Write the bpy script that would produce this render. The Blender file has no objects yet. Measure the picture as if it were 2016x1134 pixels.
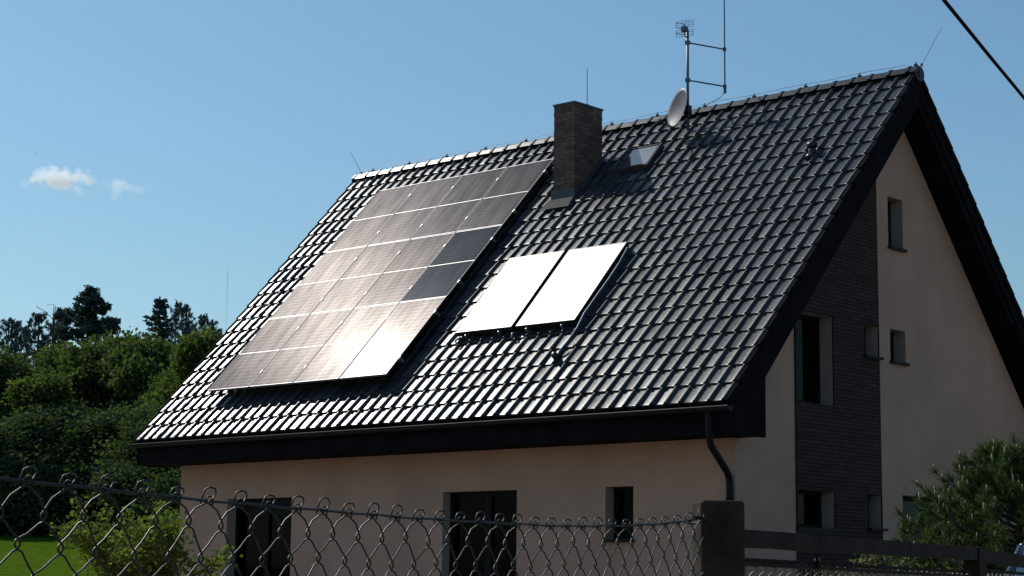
import bpy, math, random
import numpy as np
from mathutils import Vector, Matrix, Quaternion
R = math.radians
S = bpy.context.scene
COL = S.collection

# ------------------------------------------------------------------ camera, sky, sun, exposure
EZ = 3.82                                   # height of the eave above the road
SUN_AZ, SUN_EL = -86.0, 45.6                # azimuth clockwise from +Y
cd = bpy.data.cameras.new('camera'); cam = bpy.data.objects.new('camera', cd); COL.objects.link(cam)
CAM = Vector((13.128, -18.7125, 1.60))
cd.sensor_width = 36; cd.lens = 65.81; cd.clip_start = 0.1; cd.clip_end = 6000
def cam_axes(yaw, pitch, roll):
    f = Vector((-math.sin(yaw)*math.cos(pitch), math.cos(yaw)*math.cos(pitch), math.sin(pitch)))
    r = Vector((math.cos(yaw), math.sin(yaw), 0)); u = r.cross(f)
    return (math.cos(roll)*r + math.sin(roll)*u, -math.sin(roll)*r + math.cos(roll)*u, f)
r_, u_, f_ = cam_axes(R(41.697), R(8.9405), R(0.6369))
m3 = Matrix((r_, u_, -f_)).transposed()
cam.matrix_world = Matrix.Translation(CAM) @ m3.to_4x4()
S.camera = cam

w = bpy.data.worlds.new('World'); S.world = w; w.use_nodes = True
nt = w.node_tree; bg = nt.nodes['Background']
sky = nt.nodes.new('ShaderNodeTexSky'); sky.sky_type = 'NISHITA'; sky.sun_disc = False
sky.sun_elevation = R(SUN_EL); sky.sun_rotation = R(SUN_AZ)
sky.altitude = 350; sky.air_density = 1.25; sky.dust_density = 1.0; sky.ozone_density = 2.5
tint = nt.nodes.new('ShaderNodeMixRGB'); tint.blend_type = 'MULTIPLY'; tint.inputs[0].default_value = 1; tint.inputs[2].default_value = (.69, .89, .965, 1)
nt.links.new(sky.outputs[0], tint.inputs[1]); nt.links.new(tint.outputs[0], bg.inputs[0]); bg.inputs[1].default_value = 0.097
ld = bpy.data.lights.new('sun', 'SUN'); ld.energy = 3.6; ld.angle = R(0.53); ld.color = (1, .955, .88)
sun = bpy.data.objects.new('sun', ld); COL.objects.link(sun)
sd = Vector((math.sin(R(SUN_AZ))*math.cos(R(SUN_EL)), math.cos(R(SUN_AZ))*math.cos(R(SUN_EL)), math.sin(R(SUN_EL))))
sun.rotation_euler = sd.to_track_quat('Z', 'Y').to_euler(); sun.location = (-20, -10, 30)
S.view_settings.view_transform = 'Standard'; S.view_settings.look = 'None'
S.view_settings.gamma = 1; S.view_settings.exposure = 0.0
S.render.engine = 'CYCLES'
S.cycles.use_denoising = True
S.cycles.max_bounces = 40; S.cycles.glossy_bounces = 4; S.cycles.transmission_bounces = 6; S.cycles.diffuse_bounces = 3; S.cycles.transparent_max_bounces = 12
S.cycles.volume_bounces = 40

# ------------------------------------------------------------------ helpers
class MB:
    def __init__(s): s.v = []; s.f = []; s.m = []; s.mi = 0
    def add(s, vs, fs):
        b = len(s.v); s.v += [tuple(p) for p in vs]
        s.f += [tuple(i+b for i in q) for q in fs]; s.m += [s.mi]*len(fs)
    def box(s, a, b):
        (x0, y0, z0), (x1, y1, z1) = a, b
        s.add([(x0,y0,z0),(x1,y0,z0),(x1,y1,z0),(x0,y1,z0),(x0,y0,z1),(x1,y0,z1),(x1,y1,z1),(x0,y1,z1)],
              [(0,3,2,1),(4,5,6,7),(0,1,5,4),(1,2,6,5),(2,3,7,6),(3,0,4,7)])
    def quad(s, a, b, c, d): s.add([a, b, c, d], [(0,1,2,3)])
    def prism(s, poly, axis, a, b):
        # poly of 2-D points extruded along an axis from a to b
        n = len(poly)
        def p3(p, t):
            return {'x': (t, p[0], p[1]), 'y': (p[0], t, p[1]), 'z': (p[0], p[1], t)}[axis]
        vs = [p3(p, a) for p in poly] + [p3(p, b) for p in poly]
        fs = [tuple(range(n)), tuple(range(2*n-1, n-1, -1))]
        for i in range(n): j = (i+1) % n; fs.append((i, i+n, j+n, j))
        s.add(vs, fs)
    def tube(s, pts, r, n=6, cap=True):
        pts = [Vector(p) for p in pts]; N = len(pts)
        rs = r if isinstance(r, (list, tuple)) else [r]*N
        vs = []; prev = None
        for i, p in enumerate(pts):
            t = (pts[min(i+1, N-1)] - pts[max(i-1, 0)])
            if t.length < 1e-9: t = Vector((0,0,1))
            t.normalize()
            if prev is None:
                a = Vector((0,0,1)) if abs(t.z) < .9 else Vector((1,0,0))
                x = t.cross(a).normalized()
            else:
                x = (prev - t*prev.dot(t)); x = x.normalized() if x.length > 1e-6 else t.orthogonal().normalized()
            prev = x; y = t.cross(x)
            for k in range(n):
                an = 2*math.pi*k/n
                vs.append(p + (x*math.cos(an) + y*math.sin(an))*rs[i])
        fs = []
        for i in range(N-1):
            for k in range(n):
                l = (k+1) % n
                fs.append((i*n+k, i*n+l, (i+1)*n+l, (i+1)*n+k))
        if cap: fs += [tuple(range(n-1, -1, -1)), tuple(range((N-1)*n, N*n))]
        s.add(vs, fs)
    def build(s, name, mat, parent=None, smooth=False, base=None, local=False, mats=None):
        o0 = Vector((0,0,0))
        if parent is not None and not local: o0 = wloc(parent)
        if base is not None: o0 = Vector(base)
        me = bpy.data.meshes.new(name)
        me.from_pydata([(p[0]-o0.x, p[1]-o0.y, p[2]-o0.z) for p in s.v], [], s.f)
        if smooth: me.polygons.foreach_set('use_smooth', [True]*len(me.polygons))
        for mm in (mats or [mat]): me.materials.append(mm)
        if mats: me.polygons.foreach_set('material_index', s.m)
        me.update()
        o = bpy.data.objects.new(name, me); COL.objects.link(o)
        if parent is not None: o.parent = parent
        elif base is not None: o.location = base
        return o
def wloc(o):
    v = Vector(o.location)
    while o.parent: o = o.parent; v += Vector(o.location)
    return v
def tag(o, label=None, cat=None, group=None, kind=None):
    if label: o['label'] = label
    if cat: o['category'] = cat
    if group: o['group'] = group
    if kind: o['kind'] = kind
    return o
def empty(name, loc, label=None, cat=None, group=None, rot=None, parent=None):
    o = bpy.data.objects.new(name, None); COL.objects.link(o); o.location = loc
    o.empty_display_size = .2
    if rot: o.rotation_euler = rot
    if parent: o.parent = parent
    return tag(o, label, cat, group)
def children(o): return [c for c in bpy.data.objects if c.parent == o]
def copy_tree(o, parent=None, kids=None):
    c = o.copy(); COL.objects.link(c)
    if parent: c.parent = parent
    for ch in (kids if kids is not None else children(o)): copy_tree(ch, c)
    return c
def np_mesh(name, V, F, mats, parent=None, smooth=False, attr=None, loc=None):
    me = bpy.data.meshes.new(name)
    V = np.asarray(V, dtype=np.float32); F = np.asarray(F, dtype=np.int32)
    k = F.shape[1]
    me.vertices.add(len(V)); me.vertices.foreach_set('co', V.ravel())
    me.loops.add(F.size); me.loops.foreach_set('vertex_index', F.ravel())
    me.polygons.add(len(F)); me.polygons.foreach_set('loop_start', np.arange(0, F.size, k, dtype=np.int32))
    if smooth: me.polygons.foreach_set('use_smooth', np.ones(len(F), dtype=bool))
    me.update(calc_edges=True)
    if attr is not None:
        at = me.attributes.new('rnd', 'FLOAT', 'POINT'); at.data.foreach_set('value', np.asarray(attr, dtype=np.float32))
    for m in mats: me.materials.append(m)
    o = bpy.data.objects.new(name, me); COL.objects.link(o)
    if parent: o.parent = parent
    if loc: o.location = loc
    return o

# ------------------------------------------------------------------ materials
def new_mat(name):
    m = bpy.data.materials.new(name); m.use_nodes = True
    return m, m.node_tree.nodes, m.node_tree.links, m.node_tree.nodes['Principled BSDF']
def pmat(name, col, rough=.6, metal=0, var=.15, scale=6, bump=0, bscale=40, spec=.5, detail=4, col2=None, coat=0):
    m, N, L, b = new_mat(name)
    tc = N.new('ShaderNodeTexCoord'); nz = N.new('ShaderNodeTexNoise')
    nz.inputs['Scale'].default_value = scale; nz.inputs['Detail'].default_value = detail
    L.new(tc.outputs['Object'], nz.inputs['Vector'])
    rp = N.new('ShaderNodeValToRGB'); L.new(nz.outputs['Fac'], rp.inputs[0])
    c2 = col2 or tuple(min(1, c*(1+var)) for c in col); c1 = tuple(c*(1-var) for c in col)
    rp.color_ramp.elements[0].position = .35; rp.color_ramp.elements[1].position = .65
    rp.color_ramp.elements[0].color = (*c1, 1); rp.color_ramp.elements[1].color = (*c2, 1)
    L.new(rp.outputs[0], b.inputs['Base Color'])
    b.inputs['Roughness'].default_value = rough; b.inputs['Metallic'].default_value = metal
    b.inputs['Specular IOR Level'].default_value = spec
    if coat: b.inputs['Coat Weight'].default_value = coat
    if bump:
        n2 = N.new('ShaderNodeTexNoise'); n2.inputs['Scale'].default_value = bscale; n2.inputs['Detail'].default_value = 3
        L.new(tc.outputs['Object'], n2.inputs['Vector'])
        bp = N.new('ShaderNodeBump'); bp.inputs['Strength'].default_value = bump; bp.inputs['Distance'].default_value = .01
        L.new(n2.outputs['Fac'], bp.inputs['Height']); L.new(bp.outputs[0], b.inputs['Normal'])
    return m

M = {}
M['stucco'] = pmat('stucco', (.46, .302, .222), .9, var=.07, scale=1.2, bump=.5, bscale=120, spec=.2)
_m = M['stucco']; _N = _m.node_tree.nodes; _L = _m.node_tree.links; _b = _N['Principled BSDF']
_tc = _N.new('ShaderNodeTexCoord'); _mp = _N.new('ShaderNodeMapping'); _mp.inputs['Scale'].default_value = (1.6, 1.6, .45)
_nz = _N.new('ShaderNodeTexNoise'); _nz.inputs['Scale'].default_value = 1.6; _nz.inputs['Detail'].default_value = 7
_L.new(_tc.outputs['Object'], _mp.inputs[0]); _L.new(_mp.outputs[0], _nz.inputs['Vector'])
_mr = _N.new('ShaderNodeMapRange'); _mr.inputs['From Min'].default_value = .3; _mr.inputs['From Max'].default_value = .7; _mr.inputs['To Min'].default_value = .955; _mr.inputs['To Max'].default_value = 1.03
_L.new(_nz.outputs['Fac'], _mr.inputs['Value'])
_mx = _N.new('ShaderNodeMixRGB'); _mx.blend_type = 'MULTIPLY'; _mx.inputs[0].default_value = 1
_L.new(_b.inputs['Base Color'].links[0].from_socket, _mx.inputs[1]); _L.new(_mr.outputs[0], _mx.inputs[2]); _L.new(_mx.outputs[0], _b.inputs['Base Color'])
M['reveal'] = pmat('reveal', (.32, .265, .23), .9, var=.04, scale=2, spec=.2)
M['dark_wood'] = pmat('dark_board', (.0085, .0085, .0105), .85, var=.25, scale=3, spec=.04)
M['frame_light'] = pmat('bright_seam', (.30, .30, .31), .5, metal=.7, var=.1)
M['frame_grey'] = pmat('dark_anodised', (.065, .065, .07), .55, metal=.8, var=.1)
M['gutter'] = pmat('gutter_metal', (.007, .007, .010), .5, spec=.2, metal=.0, var=.2, scale=5)
M['frame_dark'] = pmat('window_frame', (.009, .009, .010), .6, var=.1, spec=.12)
M['sill'] = pmat('sill_metal', (.014, .012, .013), .6, var=.1, spec=.2)
M['metal_grey'] = pmat('galvanised', (.30, .32, .35), .42, metal=.8, var=.15, scale=30)
M['alu'] = pmat('aluminium_frame', (.55, .56, .58), .35, metal=1, var=.05)
M['black_frame'] = pmat('black_frame', (.015, .015, .018), .4, var=.1)
M['dish'] = pmat('dish_paint', (.10, .104, .115), .5, var=.15, scale=8, spec=.4)
M['pole'] = pmat('pole_paint', (.10, .13, .17), .5, metal=.5, var=.15, scale=20)
M['rod'] = pmat('rod_metal', (.09, .12, .17), .5, metal=.4, var=.1)
M['lead'] = pmat('lead_flashing', (.07, .07, .075), .5, metal=.3, var=.2, scale=10)
M['lead_light'] = pmat('lead_light', (.05, .05, .05), .8, spec=.15, metal=0, var=.25, scale=12)
M['bark'] = pmat('bark', (.07, .055, .042), .9, var=.35, scale=5, bump=.6, bscale=20)
M['post'] = pmat('post_paint', (.034, .027, .017), .85, var=.4, scale=14, bump=.35, bscale=50, spec=.12)
M['fence_wire'] = pmat('coated_wire', (.008, .010, .008), .45, var=.35, scale=60, spec=.35)
M['fence_bare'] = pmat('bare_steel', (.20, .19, .17), .45, metal=.6, var=.3, scale=40)
M['rail'] = pmat('old_rail', (.018, .013, .010), .8, var=.35, scale=9, bump=.4, bscale=40, spec=.15)
M['wood'] = pmat('weathered_plank', (.05, .042, .036), .85, var=.3, scale=10)
M['pale_patch'] = pmat('chipped_paint', (.42, .40, .34), .7, var=.2, scale=30)

def brick_mat(name, c1, c2, mortar, w, h, rough=.85, axis='front', bump=.6, msize=.006):
    m, N, L, b = new_mat(name)
    tc = N.new('ShaderNodeTexCoord'); sp = N.new('ShaderNodeSeparateXYZ'); L.new(tc.outputs['Object'], sp.inputs[0])
    add = N.new('ShaderNodeMath'); add.operation = 'ADD'; L.new(sp.outputs[0], add.inputs[0]); L.new(sp.outputs[1], add.inputs[1])
    cb = N.new('ShaderNodeCombineXYZ'); L.new(add.outputs[0], cb.inputs[0]); L.new(sp.outputs[2], cb.inputs[1])
    br = N.new('ShaderNodeTexBrick'); L.new(cb.outputs[0], br.inputs['Vector'])
    br.inputs['Scale'].default_value = 1; br.inputs['Brick Width'].default_value = w; br.inputs['Row Height'].default_value = h
    br.inputs['Mortar Size'].default_value = msize; br.inputs['Mortar Smooth'].default_value = .3; br.inputs['Bias'].default_value = 0
    br.inputs['Color1'].default_value = (*c1, 1); br.inputs['Color2'].default_value = (*c2, 1); br.inputs['Mortar'].default_value = (*mortar, 1)
    nz = N.new('ShaderNodeTexNoise'); nz.inputs['Scale'].default_value = 9; nz.inputs['Detail'].default_value = 5
    L.new(tc.outputs['Object'], nz.inputs['Vector'])
    mx = N.new('ShaderNodeMixRGB'); mx.blend_type = 'OVERLAY'; mx.inputs[0].default_value = .55
    L.new(br.outputs[0], mx.inputs[1]); L.new(nz.outputs['Color'], mx.inputs[2]); L.new(mx.outputs[0], b.inputs['Base Color'])
    hs = N.new('ShaderNodeHueSaturation'); hs.inputs['Saturation'].default_value = .75
    L.new(mx.outputs[0], hs.inputs['Color']); L.new(hs.outputs[0], b.inputs['Base Color'])
    b.inputs['Roughness'].default_value = rough
    bp = N.new('ShaderNodeBump'); bp.inputs['Strength'].default_value = bump; bp.inputs['Distance'].default_value = .012
    inv = N.new('ShaderNodeMath'); inv.operation = 'MULTIPLY_ADD'; inv.inputs[1].default_value = -1; inv.inputs[2].default_value = 1
    L.new(br.outputs['Fac'], inv.inputs[0])
    ad = N.new('ShaderNodeMath'); ad.operation = 'MULTIPLY_ADD'; ad.inputs[1].default_value = .5
    L.new(nz.outputs['Fac'], ad.inputs[0]); L.new(inv.outputs[0], ad.inputs[2])
    L.new(ad.outputs[0], bp.inputs['Height']); L.new(bp.outputs[0], b.inputs['Normal'])
    return m
M['chimney'] = brick_mat('chimney_brick', (.20, .095, .055), (.09, .050, .034), (.045, .030, .026), .215, .0685)
M['cladding'] = brick_mat('stone_cladding', (.060, .017, .009), (.030, .010, .006), (.004, .003, .003), .26, .052, rough=.95, bump=1.0, msize=.007)

# roof tiles: glazed anthracite with a thin weathered film
m, N, L, b = new_mat('roof_tile')
tc = N.new('ShaderNodeTexCoord')
n1 = N.new('ShaderNodeTexNoise'); n1.inputs['Scale'].default_value = 26; n1.inputs['Detail'].default_value = 6; n1.inputs['Roughness'].default_value = .65
n2 = N.new('ShaderNodeTexNoise'); n2.inputs['Scale'].default_value = .8; n2.inputs['Detail'].default_value = 3
L.new(tc.outputs['Object'], n1.inputs['Vector']); L.new(tc.outputs['Object'], n2.inputs['Vector'])
at = N.new('ShaderNodeAttribute'); at.attribute_name = 'rnd'
rp = N.new('ShaderNodeValToRGB'); rp.color_ramp.elements[0].color = (.009, .010, .014, 1); rp.color_ramp.elements[1].color = (.050, .051, .056, 1)
rp.color_ramp.elements[0].position = .25; rp.color_ramp.elements[1].position = .85
a1 = N.new('ShaderNodeMath'); a1.operation = 'MULTIPLY_ADD'; a1.inputs[1].default_value = .35
L.new(at.outputs['Fac'], a1.inputs[0])
a0 = N.new('ShaderNodeMath'); a0.operation = 'MULTIPLY_ADD'; a0.inputs[1].default_value = .5; L.new(n1.outputs['Fac'], a0.inputs[0])
a2 = N.new('ShaderNodeMath'); a2.operation = 'MULTIPLY'; a2.inputs[1].default_value = .3; L.new(n2.outputs['Fac'], a2.inputs[0])
L.new(a2.outputs[0], a0.inputs[2]); L.new(a0.outputs[0], a1.inputs[2])
L.new(a1.outputs[0], rp.inputs[0]); L.new(rp.outputs[0], b.inputs['Base Color'])
mr = N.new('ShaderNodeMapRange'); mr.inputs['From Min'].default_value = .3; mr.inputs['From Max'].default_value = .7
mr.inputs['To Min'].default_value = .25; mr.inputs['To Max'].default_value = .37
L.new(n1.outputs['Fac'], mr.inputs['Value']); L.new(mr.outputs[0], b.inputs['Roughness'])
b.inputs['Specular IOR Level'].default_value = .24
bp = N.new('ShaderNodeBump'); bp.inputs['Strength'].default_value = .12; bp.inputs['Distance'].default_value = .004
L.new(n1.outputs['Fac'], bp.inputs['Height']); L.new(bp.outputs[0], b.inputs['Normal'])
M['tile'] = m

def glare_glass(name, base, lobes, cells=False, mirror=.04):
    m, N, L, b = new_mat(name)
    out = N['Material Output']; N.remove(b)
    tc = N.new('ShaderNodeTexCoord')
    df = N.new('ShaderNodeBsdfDiffuse'); df.inputs[0].default_value = (*base, 1)
    nz = N.new('ShaderNodeTexNoise'); nz.inputs['Scale'].default_value = 1.7; nz.inputs['Detail'].default_value = 8
    nz.inputs['Roughness'].default_value = .62
    mp = N.new('ShaderNodeMapping'); mp.inputs['Scale'].default_value = (3.2, .6, 1)
    oi = N.new('ShaderNodeObjectInfo'); vm = N.new('ShaderNodeVectorMath'); vm.operation = 'ADD'
    L.new(tc.outputs['Object'], mp.inputs[0]); L.new(mp.outputs[0], vm.inputs[0]); L.new(oi.outputs['Location'], vm.inputs[1])
    L.new(vm.outputs[0], nz.inputs['Vector'])
    rp = N.new('ShaderNodeMapRange'); rp.inputs['From Min'].default_value = .3; rp.inputs['From Max'].default_value = .7
    rp.inputs['To Min'].default_value = .65; rp.inputs['To Max'].default_value = 1.3
    L.new(nz.outputs['Fac'], rp.inputs['Value'])
    pr = N.new('ShaderNodeMath'); pr.operation = 'MULTIPLY_ADD'; pr.inputs[1].default_value = .26; pr.inputs[2].default_value = .87
    L.new(oi.outputs['Random'], pr.inputs[0])
    pm = N.new('ShaderNodeMath'); pm.operation = 'MULTIPLY'; L.new(pr.outputs[0], pm.inputs[0]); L.new(rp.outputs[0], pm.inputs[1])
    fac = pm.outputs[0]
    if cells:
        # faint grid of half cells
        br = N.new('ShaderNodeTexBrick'); br.offset = 0; br.inputs['Scale'].default_value = 1
        br.inputs['Brick Width'].default_value = .162; br.inputs['Row Height'].default_value = .0885
        br.inputs['Mortar Size'].default_value = .004; br.inputs['Mortar Smooth'].default_value = .1
        br.inputs['Color1'].default_value = (1, 1, 1, 1); br.inputs['Color2'].default_value = (.94, .94, .94, 1); br.inputs['Mortar'].default_value = (1.7, 1.7, 1.7, 1)
        L.new(tc.outputs['Object'], br.inputs['Vector'])
        sp = N.new('ShaderNodeTexNoise'); sp.inputs['Scale'].default_value = 22; sp.inputs['Detail'].default_value = 2
        L.new(vm.outputs[0], sp.inputs['Vector'])
        r2 = N.new('ShaderNodeMapRange'); r2.inputs['From Min'].default_value = .70; r2.inputs['From Max'].default_value = .76
        r2.inputs['To Min'].default_value = 1; r2.inputs['To Max'].default_value = 1.7; L.new(sp.outputs['Fac'], r2.inputs['Value'])
        mu = N.new('ShaderNodeMath'); mu.operation = 'MULTIPLY'; L.new(fac, mu.inputs[0]); L.new(br.outputs[0], mu.inputs[1])
        m2 = N.new('ShaderNodeMath'); m2.operation = 'MULTIPLY'; L.new(mu.outputs[0], m2.inputs[0]); L.new(r2.outputs[0], m2.inputs[1])
        fac = m2.outputs[0]
    cur = df.outputs[0]
    for col, rough in lobes:
        g = N.new('ShaderNodeBsdfGlossy'); g.inputs['Roughness'].default_value = rough
        mc = N.new('ShaderNodeMixRGB'); mc.blend_type = 'MULTIPLY'; mc.inputs[0].default_value = 1
        mc.inputs[1].default_value = (*col, 1); L.new(fac, mc.inputs[2]); L.new(mc.outputs[0], g.inputs[0])
        ad = N.new('ShaderNodeAddShader'); L.new(cur, ad.inputs[0]); L.new(g.outputs[0], ad.inputs[1]); cur = ad.outputs[0]
    g = N.new('ShaderNodeBsdfGlossy'); g.inputs['Roughness'].default_value = .06; g.inputs[0].default_value = (.9, .95, 1, 1)
    fr = N.new('ShaderNodeFresnel'); fr.inputs[0].default_value = 1.28
    mm = N.new('ShaderNodeMath'); mm.operation = 'MULTIPLY'; mm.inputs[1].default_value = mirror; L.new(fr.outputs[0], mm.inputs[0])
    mx = N.new('ShaderNodeMixShader'); L.new(mm.outputs[0], mx.inputs[0]); L.new(cur, mx.inputs[1]); L.new(g.outputs[0], mx.inputs[2])
    L.new(mx.outputs[0], out.inputs[0])
    return m
M['pv'] = glare_glass('dusty_solar_glass', (.014, .013, .016), [((.0062, .0062, .0066), .38), ((.0056, .0048, .0045), .27), ((.0011, .0010, .0009), .14)], True, .35)
M['pv_no_glare'] = glare_glass('glareless_solar_glass', (.010, .011, .016), [((.0028, .0029, .0034), .38), ((.0004, .0004, .0004), .15)], True, .45)  # darker base and weaker gloss paint in this panel's lack of sun glare
M['collector'] = glare_glass('structured_collector_glass', (.03, .03, .035), [((.19, .187, .18), .33)], False, .3)
M['skyglass'] = glare_glass('skylight_glass', (.02, .022, .026), [((.030, .030, .030), .40)], False, 3.0)

m, N, L, b = new_mat('window_glass')
out = N['Material Output']; N.remove(b)
tr = N.new('ShaderNodeBsdfTransparent'); tr.inputs[0].default_value = (.30, .34, .36, 1)
gl = N.new('ShaderNodeBsdfGlossy'); gl.inputs['Roughness'].default_value = .03; gl.inputs[0].default_value = (.9, .95, 1, 1)
fr = N.new('ShaderNodeFresnel'); fr.inputs[0].default_value = 1.13
mx = N.new('ShaderNodeMixShader'); L.new(fr.outputs[0], mx.inputs[0]); L.new(tr.outputs[0], mx.inputs[1]); L.new(gl.outputs[0], mx.inputs[2]); L.new(mx.outputs[0], out.inputs[0])
M['glass'] = m
M['curtain'] = pmat('curtain_cloth', (.42, .45, .44), .9, var=.2, scale=6)

def leaf_mat(name, c1, c2, trans=.5, rough=.9, scale=1.0, spec=.15):
    m, N, L, b = new_mat(name)
    at = N.new('ShaderNodeAttribute'); at.attribute_name = 'rnd'
    rp = N.new('ShaderNodeValToRGB'); rp.color_ramp.elements[0].color = (*c1, 1); rp.color_ramp.elements[1].color = (*c2, 1)
    L.new(at.outputs['Fac'], rp.inputs[0]); L.new(rp.outputs[0], b.inputs['Base Color'])
    b.inputs['Roughness'].default_value = rough; b.inputs['Specular IOR Level'].default_value = spec
    t = N.new('ShaderNodeBsdfTranslucent')
    mc = N.new('ShaderNodeMixRGB'); mc.blend_type = 'MULTIPLY'; mc.inputs[0].default_value = 1; mc.inputs[2].default_value = (1.0, 1.15, .45, 1)
    L.new(rp.outputs[0], mc.inputs[1]); L.new(mc.outputs[0], t.inputs[0])
    mx = N.new('ShaderNodeMixShader'); mx.inputs[0].default_value = trans
    L.new(b.outputs[0], mx.inputs[1]); L.new(t.outputs[0], mx.inputs[2]); L.new(mx.outputs[0], N['Material Output'].inputs[0])
    return m
M['leaf'] = leaf_mat('broad_leaves', (.040, .060, .028), (.135, .165, .070))
M['leaf_light'] = leaf_mat('light_leaves', (.050, .076, .028), (.15, .18, .062))
M['leaf_sap'] = leaf_mat('sapling_leaves', (.080, .110, .030), (.20, .235, .070))
M['leaf_dark'] = leaf_mat('dark_leaves', (.038, .058, .032), (.125, .160, .070), trans=.3)
M['needle'] = leaf_mat('needles', (.028, .048, .064), (.075, .105, .125), trans=.2, rough=.6)  # far needles coloured bluer and brighter, painting in the bleed of sky light
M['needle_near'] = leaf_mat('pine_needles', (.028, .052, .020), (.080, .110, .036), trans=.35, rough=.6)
M['candle'] = pmat('pine_candle', (.26, .23, .13), .7, var=.3, scale=30)
M['bush_leaf'] = leaf_mat('bush_leaves', (.07, .085, .040), (.19, .20, .115), trans=.3)
M['grass'] = pmat('lawn', (.056, .098, .008), 1.0, var=.22, scale=3.5, bump=.2, bscale=30, spec=0, detail=8)

# ------------------------------------------------------------------ ground
def gz(x, y):
    dx, dy = x-CAM.x, y-CAM.y
    d = -dx*math.sin(R(41.7)) + dy*math.cos(R(41.7))        # distance ahead, towards the rising meadow
    side = dx*math.cos(R(41.7)) + dy*math.sin(R(41.7))
    t = max(0, min(1, (d-3)/9)); z = .60*t*t*(3-2*t)
    if d > 26:
        e = min(d, 150)-26; z += .0715*e*min(1, e/8)
    if d > 150: z += .0
    z += .18*math.sin(x*.09+1)*math.sin(y*.07)*max(0, min(1, (d-34)/20))
    if d > 30: z -= .012*max(-40, min(40, side+9))*min(1, (d-30)/30)
    return z
mb = MB()
xs = sorted(set([-1500,-800,-400,-250] + list(range(-180, 60, 3)) + [90, 150, 300, 800, 1500]))
ys = sorted(set([-1500,-800,-300,-100,-60] + list(range(-40, 150, 3)) + [200, 300, 500, 900, 1500]))
V = [(x, y, gz(x, y)) for y in ys for x in xs]; nx = len(xs)
F = [(j*nx+i, j*nx+i+1, (j+1)*nx+i+1, (j+1)*nx+i) for j in range(len(ys)-1) for i in range(nx-1)]
mb.v = V; mb.f = F; mb.m = [0]*len(F)
M['bounce_ground'] = pmat('unseen_bounce_ground', (.21, .165, .135), .95, var=.2, scale=1.5, bump=.5, bscale=20, spec=.1)  # unseen ground, added to bounce neutral light onto the shaded walls
def lawn_at(f):
    x = sum(mb.v[i][0] for i in f)/4-CAM.x; y = sum(mb.v[i][1] for i in f)/4-CAM.y
    return 1 if -x*math.sin(R(41.7))+y*math.cos(R(41.7)) < 36 and abs(x) < 150 and abs(y) < 150 else 0
mb.m = [lawn_at(f) for f in mb.f]
g = mb.build('ground', None, smooth=True, mats=[M['grass'], M['bounce_ground']]); tag(g, kind='structure')

# ------------------------------------------------------------------ house
A = R(47.1637); CA, SA = math.cos(A), math.sin(A); TA = math.tan(A)
W_, H_, L_ = 4.82, 5.198, 11.714            # half span, rise, length
XG, XL, YF, YB = -.41, -11.41, .72, 8.92    # wall planes
def Z(z): return z+EZ
GR = .55
house = empty('house', (-5.7, 4.8, GR), 'beige rendered house with steep glossy black tiled roof and dark stone panel on its gable', 'house')

def wall_strips(mb, to3, x0, x1, zb, topf, holes, depth, splits=()):
    """wall face in 2-D (s, z), with rectangular holes and their reveals; mb.mi 0 = wall, 1 = reveal"""
    xs = sorted(set([x0, x1] + [h[0] for h in holes] + [h[1] for h in holes] + list(splits)))
    for a, b in zip(xs, xs[1:]):
        z = zb
        hs = sorted([h for h in holes if h[0] <= a+1e-6 and h[1] >= b-1e-6], key=lambda h: h[2])
        for h in hs:
            if h[2] > z+1e-4: mb.quad(to3(a, z, 0), to3(b, z, 0), to3(b, h[2], 0), to3(a, h[2], 0))
            z = h[3]
        mb.quad(to3(a, z, 0), to3(b, z, 0), to3(b, topf(b), 0), to3(a, topf(a), 0))
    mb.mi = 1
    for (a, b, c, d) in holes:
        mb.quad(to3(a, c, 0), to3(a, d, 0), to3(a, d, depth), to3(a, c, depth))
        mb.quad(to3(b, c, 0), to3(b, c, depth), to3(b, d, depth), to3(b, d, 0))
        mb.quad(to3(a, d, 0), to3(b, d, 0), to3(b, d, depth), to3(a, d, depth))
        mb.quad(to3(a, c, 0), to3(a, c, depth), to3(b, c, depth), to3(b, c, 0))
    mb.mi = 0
FH = [(-10.212, -8.676, Z(-2.25), Z(-.955)), (-5.462, -4.05, Z(-3.05), Z(-.955)), (-2.487, -2.02, Z(-1.648), Z(-.955))]
GH = [(4.583, 5.0, Z(2.60), Z(3.335)), (4.577, 5.005, Z(.945), Z(1.41)), (4.83, 6.30, Z(-2.9), Z(-.94))]
CH = [(2.112, 3.034, Z(.18), Z(1.405)), (3.835, 4.234, Z(.955), Z(1.405)), (2.112, 3.02, Z(-1.47), Z(-.965)), (3.845, 4.234, Z(-1.43), Z(-.96))]
mb = MB()
wall_strips(mb, lambda s, z, d: (s, YF+d, z), XL, XG, GR-.3, lambda s: Z(-.37), FH, .2)
def topg(y): return Z(H_-abs(y-W_)*TA-.51)
wall_strips(mb, lambda s, z, d: (XG-d, s, z), YF, YB, GR-.3, topg, GH + CH, .21, splits=(W_,))
mb.quad((XL, YF, GR-.3), (XL, YB, GR-.3), (XL, YB, topg(YB)), (XL, YF, topg(YF)))
mb.add([(XL, YF, topg(YF)), (XL, YB, topg(YB)), (XL, W_, topg(W_))], [(0,1,2)])
mb.quad((XL, YB, GR-.3), (XG, YB, GR-.3), (XG, YB, topg(YB)), (XL, YB, topg(YB)))
mb.build('wall', None, house, mats=[M['stucco'], M['reveal']])
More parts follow.
